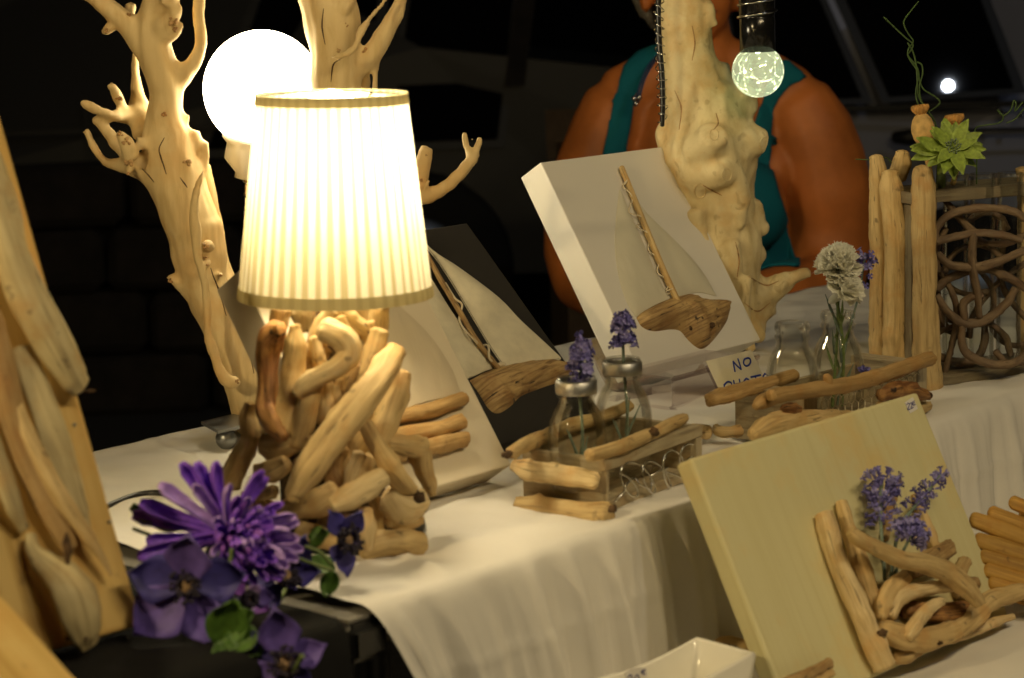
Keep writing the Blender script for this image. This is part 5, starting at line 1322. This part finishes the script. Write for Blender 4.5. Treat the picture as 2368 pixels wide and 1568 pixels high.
TW = [
 [(1770, 70 + 40, 30), (1900, 80, 30), (2050, 60, 30), (2200, 70, 30), (2340, 105, 28)],
 [(1780, 200, 28), (1860, 270, 30), (2000, 290, 32), (2180, 250, 30), (2370, 170, 28)],
 [(1770, 430, 28), (1850, 360, 30), (1990, 310, 28), (2110, 300, 28), (2250, 350, 30), (2380, 440, 28)],
 [(1775, 480, 26), (1850, 590, 28), (1960, 660, 32), (2100, 640, 30), (2230, 540, 30), (2300, 430, 26)],
 [(2020, 60, 28), (2010, 200, 30), (2020, 330, 30), (2050, 480, 30), (2060, 620, 26)],
 [(1790, 890, 28), (1900, 920, 30), (2030, 905, 30), (2090, 800, 28), (2090, 660, 24)],
 [(1940, 680, 26), (1940, 800, 30), (1990, 880, 30), (2150, 940, 32), (2300, 925, 30), (2380, 860, 26)],
 [(1800, 320, 20), (1870, 450, 24), (1910, 600, 24), (1880, 780, 22), (1820, 1020, 22)],
 [(1760, 740, 20), (1860, 690, 20), (2080, 650, 20), (2220, 740, 24), (2270, 880, 22)],
 [(1960, 640, 26), (1950, 540, 26), (2000, 490, 26), (2080, 480, 22)],
 [(1900, -80, 24), (2000, 40, 24), (2100, 120, 22), (2250, 120, 24), (2380, 60, 22)],
 [(2220, -20, 22), (2210, 160, 24), (2200, 350, 22), (2260, 500, 24), (2380, 640, 22)],
 [(1770, 110, 26), (1770, 30, 26), (1850, -60, 28), (2000, -105, 28), (2160, -110, 28), (2300, -80, 28), (2380, -20, 26)],
 [(1790, -210, 20), (1860, -130, 22), (1960, -20, 20), (2060, 70, 18)],
 [(2380, 250, 22), (2260, 330, 22), (2120, 460, 22), (2010, 620, 20), (1990, 760, 20)],
]
for i, l in enumerate(TW):
    dstick('twig', RP(V3L, l, .004 + .014 * (i % 3) - (.016 if i in (4, 1, 2) else 0)), 'twig', t, m=14, bump=.14, groove=.06, fine=.16, wob=.12)
for i in range(9):
    cx_, cy_, rr_ = random.uniform(1850, 2350), random.uniform(60, 860), random.uniform(130, 260); a0 = random.uniform(0, 6.28); sp_ = random.uniform(1.8, 3.6)
    l = [(min(2400, max(1775, cx_ + cos(a0 + sp_ * k / 5) * rr_)), min(930, max(-100, cy_ + sin(a0 + sp_ * k / 5) * rr_)), random.uniform(17, 26)) for k in range(6)]
    dstick('twig', RP(V3L, l, .026 + .006 * (i % 4)), 'twig', t, m=12, bump=.14, groove=.06, fine=.16, wob=.12)
for xx in (1890, 2070, 2250):
    p = RP(V3L, [(xx, 990, 1)], .035)[0][0]; p.z = rA.z + .016
    lathe('test_tube', [(0, .0), (.008, .002), (.0125, .009), (.0135, .02), (.0135, .205), (.0148, .207), (.0148, .210), (.0130, .211), (.0124, .205), (.0124, .02), (.0115, .010), (.006, .004), (0, .003)], p, 'tube_glass', t, m=24)
# poppy pods with crowns
def pod(label, V, c, r, top, crown, cr, foot):
    Yp = rA.y + .03; pc = pts_at(V, [(*c, r)], Yp)[0]; pt = pts_at(V, [(*top, cr)], Yp)[0]; pf = P(*V(*foot), Yp)
    root = thing('poppy_pod', label, 'dried flower', pf, 'dried poppy pods')
    ax = (pt[0] - pc[0]); hgt = ax.length; ax.normalize(); R = pc[1]
    rib = lambda a, h: 1 + .045 * abs(cos(a * 5)) + .02 * nz(cos(a), sin(a), h * 60)
    lathe('seed_pod', [(0, -R * 1.4), (R * .25, -R * 1.35), (R * .6, -R * 1.15), (R * .88, -R * .6), (R, 0), (R * .96, R * .5), (R * .80, R * 1.0), (R * .58, R * 1.32), (R * .42, R * 1.45), (R * .40, hgt * .99), (0, hgt)], pc[0], 'pod', root, axis=ax, m=40, wob=rib)
    q = pt[1]
    lathe('crown', [(0, -.002), (q * .55, -.002), (q * .95, .001), (q * 1.08, .005), (q * 1.05, .0085), (q * .98, .009), (q * .85, .003), (0, .0012)], pt[0], 'podcap', root, axis=ax, m=44, wob=lambda a, h: 1 + (.26 * cos(a * 11) if h > .0025 else .03 * cos(a * 11)))
    tube('stem', [(pc[0] - ax * R * 1.2, .004), (pc[0] - ax * R * 2.2, .0030), (pf, .0030)], 'pod', root, m=8); return root
pod('large dried poppy pod standing on the left of the green flower', V3, (1680, 884), 78, (1664, 766), (0, 0), 46, (1740, 1230))
pod('smaller dried poppy pod half hidden by the green flower', V3, (1903, 935), 70, (1893, 830), (0, 0), 50, (1880, 1240))
root = thing('green_flower', 'bright green artificial flower above the grey rack shelf', 'flower', P(*V3(1835, 1250), rA.y + .02))
fc = P(*V3(1875, 1010), rA.y - .005); fd = Vector((-.05, -.8, .42)).normalized(); fx = fd.orthogonal().normalized(); fy = fd.cross(fx)
GP = [petal_mesh('petal', .042, .0088, .3, -.12 + .1 * k, .0003, .9, 8, 4, k * 4.) for k in range(3)]
for k in range(24):
    f = k / 24; a = k * 2.39996; el = .55 - f * .85; dr = (fx * cos(a) + fy * sin(a)) * cos(el) + fd * sin(el)
    inst('petal', GP[k % 3], 'leaf_lime', frame_m(fc + fd * .004 * (1 - f), dr, fd + Vector((random.uniform(-.2, .2), 0, random.uniform(-.2, .2)))), root, random.uniform(.58, .92))
mb = MB()
for k in range(26):
    a = k * 2.4; r = .0013 * sqrt(k); p = fc + fx * cos(a) * r + fy * sin(a) * r; tube_into(mb, [(p, .0007), (p + fd * .010 + fx * cos(a) * .002 + fy * sin(a) * .002, .0009)], m=5)
mb.build('stamens', 'stem_grey', root)
tube('stem', [(fc, .0028), (P(*V3(1810, 1120), rA.y + .01), .0042), (P(*V3(1800, 1250), rA.y + .02), .0048)], 'stem', root, m=10)
for k, (x, y) in enumerate(((1620, 970), (1690, 1010), (1760, 960), (1730, 1050))):
    inst('leaf', GP[k % 3], 'leaf_lime', frame_m(fc + fx * .0 + Vector((-.012, -.004, 0)), P(*V3(x, y), rA.y - .01) - fc, Vector((0, -1, .5))), root, .8)
vine = thing('curly_vine', 'thin green curly tendrils rising behind the poppy pods', 'plant', P(*V3(1700, 1240), rA.y + .04))
for l in ([(1415, 118), (1480, 180), (1560, 255), (1610, 300), (1590, 350), (1575, 370), (1600, 420), (1640, 480), (1660, 560), (1690, 610), (1770, 660), (1790, 700), (1720, 755)],
          [(1648, 12), (1600, 70), (1555, 130), (1550, 170), (1580, 230), (1612, 280), (1580, 330), (1580, 380), (1630, 440), (1650, 500), (1640, 560), (1630, 640), (1650, 720), (1700, 860), (1720, 1100), (1720, 1240)],
          [(1575, 290), (1610, 350), (1632, 440), (1640, 560), (1645, 640), (1680, 710), (1760, 830), (1780, 1000), (1770, 1240)],
          [(1640, 420), (1670, 440), (1675, 500), (1655, 580), (1660, 660), (1690, 720)]):
    tube('tendril', pts_at(V3, [(x, y, 5.5, .04) for x, y in l], rA.y), 'vine', vine, m=6)
vine2 = thing('curly_vine', 'thin green curly tendril on the right of the green flower', 'plant', P(*V3(2040, 1240), rA.y + .04))
for l in ([(2350, 690), (2300, 750), (2305, 700), (2290, 680), (2270, 740), (2220, 780), (2180, 740), (2220, 790), (2190, 830), (2100, 845), (2040, 860), (2025, 910), (2050, 980), (2040, 1090), (2040, 1240)],
          [(2370, 720), (2330, 770), (2290, 810), (2240, 830)]):
    tube('tendril', pts_at(V3, [(x, y, 5.5, .04) for x, y in l], rA.y), 'vine', vine2, m=6)
tube('tendril', pts_at(V3, [(1225, 1075, 4, .03), (1330, 1078, 4, .03), (1420, 1065, 4, .04), (1450, 1080, 4, .05), (1540, 1200, 4, .05)], rA.y), 'vine', vine, m=6)

# ------------------------------------------------------------------ honey coloured stick mat, white dish
t = thing('stick_mat', 'row of honey coloured sticks beside the pale green board', 'tray', T(2330, 1400, .657))
mat_p = T(2300, 1440, .668); mn = Vector((.25, -.80, .55)).normalized()
def MP(l): return [(hit(*V4(x, y), mat_p, mn), r * 1.22 * .3428 * px(1.93)) for x, y, r in l]
for l in ([(2290, 385, 44), (2420, 440, 44), (2600, 520, 44), (2900, 650, 44)], [(2150, 462, 50), (2330, 530, 52), (2500, 600, 52), (2850, 740, 50)], [(2030, 500, 50), (2200, 560, 56), (2400, 640, 56), (2800, 800, 54)],
          [(2060, 640, 50), (2220, 690, 54), (2400, 750, 54), (2780, 890, 54)], [(2090, 745, 44), (2250, 790, 50), (2450, 850, 50), (2760, 950, 50)], [(2120, 840, 46), (2280, 890, 50), (2480, 950, 50), (2740, 1030, 50)],
          [(2150, 920, 42), (2300, 970, 50), (2500, 1030, 50), (2720, 1100, 50)]):
    tube('stick', MP(l), 'raft', t, m=14, bump=.1, groove=.12, flat=.6, flatdir=mn)
mb = MB(); box_into(mb, hit(*V4(2200, 1010), mat_p - mn * .012, mn), (hit(*V4(2700, 1160), mat_p - mn * .012, mn) - hit(*V4(2200, 1010), mat_p - mn * .012, mn)), (hit(*V4(2350, 420), mat_p - mn * .012, mn) - hit(*V4(2200, 1010), mat_p - mn * .012, mn)), -mn * .006)
mb.build('backing', 'raft', t, smooth=False)

DT = .720
d0, d1, d2 = T(1610, 1470, DT), T(1708, 1522, DT), T(1325, 1566, DT)
t = thing('ceramic_dish', 'glossy white rectangular dish with a price sticker at the bottom edge', 'dish', Vector((d0.x, d0.y - .05, .657)))
ey = (d2 - d0); ly = ey.length * 1.15; ey.normalize(); ex = (d1 - d0); ex = ex - ey * ex.dot(ey); lw_ = ex.length; ex.normalize()
dz = DT - .66; bm = bmesh.new(); rows = []
NA = 24
def dish_pt(u, v, z, inset):
    sag = -.008 * sin(pi * v) if z > .5 else 0
    w_ = lw_ * (1 - .10 * (1 - z)); o_ = lw_ * .05 * (1 - z)
    return d0 + ex * (o_ + inset + (w_ - 2 * inset) * u) + ey * (inset * 1.0 + .012 * (1 - z) + (ly - 2 * inset - .024 * (1 - z)) * v) + Z1 * ((z - 1) * dz + sag)
def loop(z, inset):
    L_ = []
    for u, v in [(i / 6, 0) for i in range(6)] + [(1, i / NA) for i in range(NA)] + [(1 - i / 6, 1) for i in range(6)] + [(0, 1 - i / NA) for i in range(NA)]: L_.append(bm.verts.new(dish_pt(u, v, z, inset)))
    return L_
lp_ = [loop(0, .004), loop(.05, 0), loop(.5, 0), loop(.97, 0), loop(1., .0012), loop(1., .0034), loop(.97, .005), loop(.5, .005), loop(.12, .006), loop(.08, .012)]
for a, b in zip(lp_, lp_[1:]):
    n_ = len(a)
    for i in range(n_): bm.faces.new((a[i], a[(i + 1) % n_], b[(i + 1) % n_], b[i]))
bm.faces.new(lp_[0][::-1]); bm.faces.new(lp_[-1]); bmesh.ops.recalc_face_normals(bm, faces=bm.faces[:])
me = bpy.data.meshes.new('dish_body'); bm.to_mesh(me); bm.free(); link('dish_body', me, 'ceramic', t)
fo = d1 ; fn = ex.copy(); 
def dpl(x, y, k=.0006): return hit(x, y, d0 + ex * (.0052 + k), fn)
sk = extrude_outline('price_sticker', [dpl(x, y, .0006) for x, y in ((1443, 1556), (1458, 1546), (1478, 1542), (1494, 1546), (1497, 1562), (1490, 1578), (1462, 1586), (1447, 1574))], -fn * .0004, 'sticker', t)
mb = MB()
for ln in ([(1452, 1566), (1457, 1560), (1461, 1566), (1453, 1580), (1463, 1578)], [(1468, 1566), (1473, 1560), (1477, 1566), (1474, 1576), (1468, 1574), (1468, 1566)], [(1492, 1548), (1485, 1550), (1485, 1558), (1492, 1558)], [(1482, 1554), (1490, 1553)]):
    tube_into(mb, [(dpl(x, y, .0010), .00045) for x, y in ln], m=5, nseg=len(ln) * 3)
mb.build('handwritten_price', 'ink2', sk)
dw = tube('driftwood_stick', [(T(1660, 1500, .675), .009), (T(1690, 1494, .675), .010), (T(1722, 1502, .675), .008)], 'drift', bump=.2)
tag(dw, 'small driftwood stump behind the corner of the white dish', 'driftwood')

# ------------------------------------------------------------------ violet flowers at the near left
FY = 1.52
def flower_head(name, label, c, d, petals, group, foot):
    root = thing(name, label, 'flower', foot, group); return root
mc = P(*V5(1560, 600), FY); md = Vector((.58, -.74, .02)).normalized()
foot = T(640, 1330)
mum = thing('chrysanthemum', 'shaggy violet artificial chrysanthemum in front of the table lamp', 'flower', foot)
MP_ = [petal_mesh('petal', .040, .0068, .3, .06 + .10 * k, .0005, .8, 8, 6, k * 3., 0., 1.) for k in range(3)]
mx_ = md.orthogonal().normalized(); my_ = md.cross(mx_)
def place_mum(tx, ty, depth, L, mat):
    """a petal from the flower's heart to a tip"""
    tip = P(*V5(tx, ty), FY + depth); v = tip - mc
    inst('petal', random.choice(MP_), mat, frame_m(mc + v.normalized() * .006, v, md + Vector((random.uniform(-.5, .5), 0, random.uniform(-.5, .5)))), mum, v.length / .040 * L)
for tx, ty, dp in ((1255, 160, .0), (1345, 165, .012), (1420, 165, -.004), (1440, 190, .008), (1690, 190, .006), (1720, 240, .012), (1115, 300, -.004), (1000, 430, .004), (955, 460, .01), (985, 690, -.01), (1050, 650, -.006), (1090, 740, -.004),
                  (1840, 390, .01), (1925, 450, .008), (1960, 520, .004), (1990, 700, -.006), (1985, 670, -.012), (1950, 620, -.012), (1870, 860, -.008), (1700, 890, -.012), (1770, 880, -.012), (1830, 800, -.018), (1330, 300, -.016), (1480, 290, -.016), (1570, 330, -.018), (1960, 760, -.01), (1900, 820, -.016), (1830, 900, -.01), (1640, 880, -.02), (1760, 830, -.024), (1900, 700, -.02), (1850, 600, -.022), (1720, 760, -.028), (1600, 800, -.026), (1900, 560, -.016)):
    place_mum(tx, ty, dp, 1.0, random.choice(('mum', 'mum', 'mum2')) if tx < 1900 else 'mum2')
for k in range(120):
    a = k * 2.39996; f = (k + .5) / 120; el = 1.35 - f * 1.15
    dr = (mx_ * cos(a) + my_ * sin(a)) * cos(el) + md * sin(el)
    inst('petal', MP_[k % 3], random.choice(('mum', 'mum', 'mum', 'mum2', 'mum3')), frame_m(mc + md * .010 * (1 - f), dr + Vector((.35, 0, -.12)) * (1 - f * .6), md + dr.cross(md) * random.uniform(-.8, .8)), mum, .58 + .22 * f + random.uniform(-.10, .10))
tube('stem', [(mc - md * .004, .003), (mc - md * .03 + Z1 * -.02, .0028), (foot + Z1 * .004, .0026)], 'stem', mum, m=8)
ball('flower_heart', mc, .013, 'mum', mum, m=14, n=10)

def anemone(label, V, c, Y, d, tips, W, mats, group='dark violet anemones', foot=None, scl=1., open_=.0):
    cc = P(*V(*c), Y); root = thing('anemone', label, 'flower', foot or T(650, 1400), group); d = d.normalized(); x = d.orthogonal().normalized(); y = d.cross(x)
    for k, (tx, ty, dep) in enumerate(tips):
        tip = P(*V(tx, ty), Y + dep); v = tip - cc; L = v.length
        me = petal_mesh('petal', L, W * L * 1.08, .22, .10, .0004, 1.4, 10, 6, k * 7.3 + c[0])
        inst('petal', me, mats[k % len(mats)], frame_m(cc + v.normalized() * .003 - d * .001 * (k % 2), v - d * (.1 * L), d), root)
    mb = MB()
    for k in range(44):
        a = k * 2.39996; r = (.005 + .007 * random.random()) * scl; q = cc + (x * cos(a) + y * sin(a)) * r + d * (.008 + .004 * random.random())
        tube_into(mb, [(cc + (x * cos(a) + y * sin(a)) * .004, .0004), (q, .0006)], m=4, nseg=2); ball_into(mb, q, .0017, 6, 4)
    mb.build('stamens', 'stamen', root)
    lathe('flower_centre', [(.0055 * scl, 0), (.0062 * scl, .004), (.0045 * scl, .0075), (0, .0085)], cc, 'disc', root, axis=d, m=18)
    tube('stem', [(cc - d * .003, .0018), (cc - d * .02 - Z1 * .015, .0018), ((foot or T(650, 1400)) + Z1 * .004, .0017)], 'stem', root, m=8)
    return root
anemone('large open dark violet anemone facing forward below the shaggy bloom', V5, (1275, 945), 1.455, Vector((-.15, -.95, .25)), ((1280, 600, -.012), (880, 860, .0), (920, 1260, -.004), (1430, 1330, -.006), (1640, 870, .004), (1560, 1090, .012)), .40, ('anem', 'anem2', 'anem'), foot=T(560, 1440))
anemone('dark violet anemone at the bottom edge of the picture', V5, (1920, 1470), 1.43, Vector((.1, -.9, .3)), ((1850, 1100, -.006), (1715, 1270, .004), (2180, 1350, .0), (2080, 1620, 0), (1680, 1590, -.006)), .34, ('anem', 'anem2'), foot=T(700, 1530))
anemone('navy anemone seen from the side at the foot of the table lamp', V1, (745, 1390), 1.575, Vector((.55, -.6, .25)), ((680, 1245, -.004), (840, 1245, .002), (830, 1400, .004), (770, 1560, -.002), (690, 1490, -.012), (720, 1300, .008)), .36, ('anem2', 'anem2', 'anem'), foot=T(690, 1330))
anemone('dark blue bloom in shadow between the shaggy bloom and the black table', V5, (1900, 900), 1.53, Vector((.5, -.5, .6)), ((2050, 620, .006), (2150, 850, .0), (1980, 960, -.008), (1780, 1080, -.004), (1700, 930, .004)), .36, ('anem2',), foot=T(670, 1360))
anemone('small violet bud low beside the large dark anemone', V5, (1660, 1020), 1.49, Vector((.4, -.8, .1)), ((1600, 950, -.004), (1740, 960, -.002), (1820, 1020, .002), (1790, 1100, .0), (1680, 1120, -.004), (1600, 1060, -.004)), .40, ('mum3', 'mum2', 'anem'), foot=T(600, 1410), scl=.5)
leafy = thing('leafy_stem', 'green leaves and stems among the violet flowers', 'plant', T(600, 1440))
LF = [petal_mesh('leaf', .036, .0150, .25, .1 + .08 * k, .0005, .9, 9, 5, 20. + k) for k in range(2)]
def leaf(V, a, b, Y, sc=1., tilt=0., mat='leaf'):
    p, q = P(*V(*a), Y), P(*V(*b), Y - .006); inst('leaf', LF[int(a[0]) % 2], mat, frame_m(p, q - p, Vector((tilt, -.8, .6))), leafy, (q - p).length / .036 * sc)
for a, b, Y, tl_ in (((1500, 1340), (1600, 1020), 1.440, .2), ((1510, 1280), (1730, 1130), 1.445, -.3), ((1540, 1250), (1760, 1420), 1.438, .2), ((1730, 1240), (1570, 1400), 1.436, -.3), ((1490, 1310), (1565, 1560), 1.43, .3), ((1740, 1330), (1690, 1260), 1.45, .3),
                     ((2090, 640), (2230, 590), 1.56, .2), ((2080, 780), (2260, 850), 1.55, .5), ((2250, 850), (2210, 1030), 1.55, -.4), ((920, 440), (900, 380), 1.54, 0)):
    leaf(V5, a, b, Y, 1., tl_)
for l in ([(1560, 700), (1540, 900), (1500, 1200), (1490, 1320)], [(1490, 1300), (1580, 1400), (1640, 1480), (1700, 1560)], [(1900, 720), (2010, 760), (2120, 800), (2240, 840)], [(1240, 560), (1120, 570), (1000, 520), (920, 500)], [(1200, 600), (1080, 620), (980, 590), (900, 560)], [(2060, 680), (2160, 720), (2230, 800)]):
    tube('stem', pts_at(V5, [(x, y, 13) for x, y in l], 1.53 if l[0][0] < 1300 or l[0][0] > 1800 else 1.48), 'stem', leafy, m=8)

# lavender in the green board's pocket
for lb_, st_, tiers in (('dense lavender bunch in the driftwood pocket of the green board', [(1420, 900, .012), (1400, 620, .020), (1390, 420, .022), (1400, 250, .022)], [(.45, .010, 8), (.55, .013, 12), (.64, .014, 14), (.74, .014, 14), (.82, .015, 14), (.90, .017, 16), (.98, .015, 16)]),
                       ('slim lavender sprig leaning right in the pocket of the green board', [(1460, 880, .012), (1520, 560, .024), (1650, 380, .030), (1800, 200, .034)], [(.52, .010, 8), (.62, .009, 8), (.72, .008, 7), (.84, .007, 7), (.92, .006, 6), (.985, .004, 6)])):
    sp_ = [(gb_.at(V4, x, y, k), .0016) for x, y, k in st_]
    lavender(lb_, sp_, tiers, sc=1.0, group='lavender in the pocket of the green board', stemmat='stem_grey')
sp_ = [(gb_.at(V4, x, y, k), .0014) for x, y, k in ((1480, 900, .012), (1520, 760, .025), (1570, 660, .036), (1600, 590, .040))]
lavender('pale lavender cluster hanging over the curved branch of the green board', sp_, [(.72, .012, 12), (.82, .014, 14), (.92, .013, 12), (.99, .008, 8)], sc=1.35, mats=('lav_pale', 'lav_pale', 'lav'), group='lavender in the pocket of the green board')
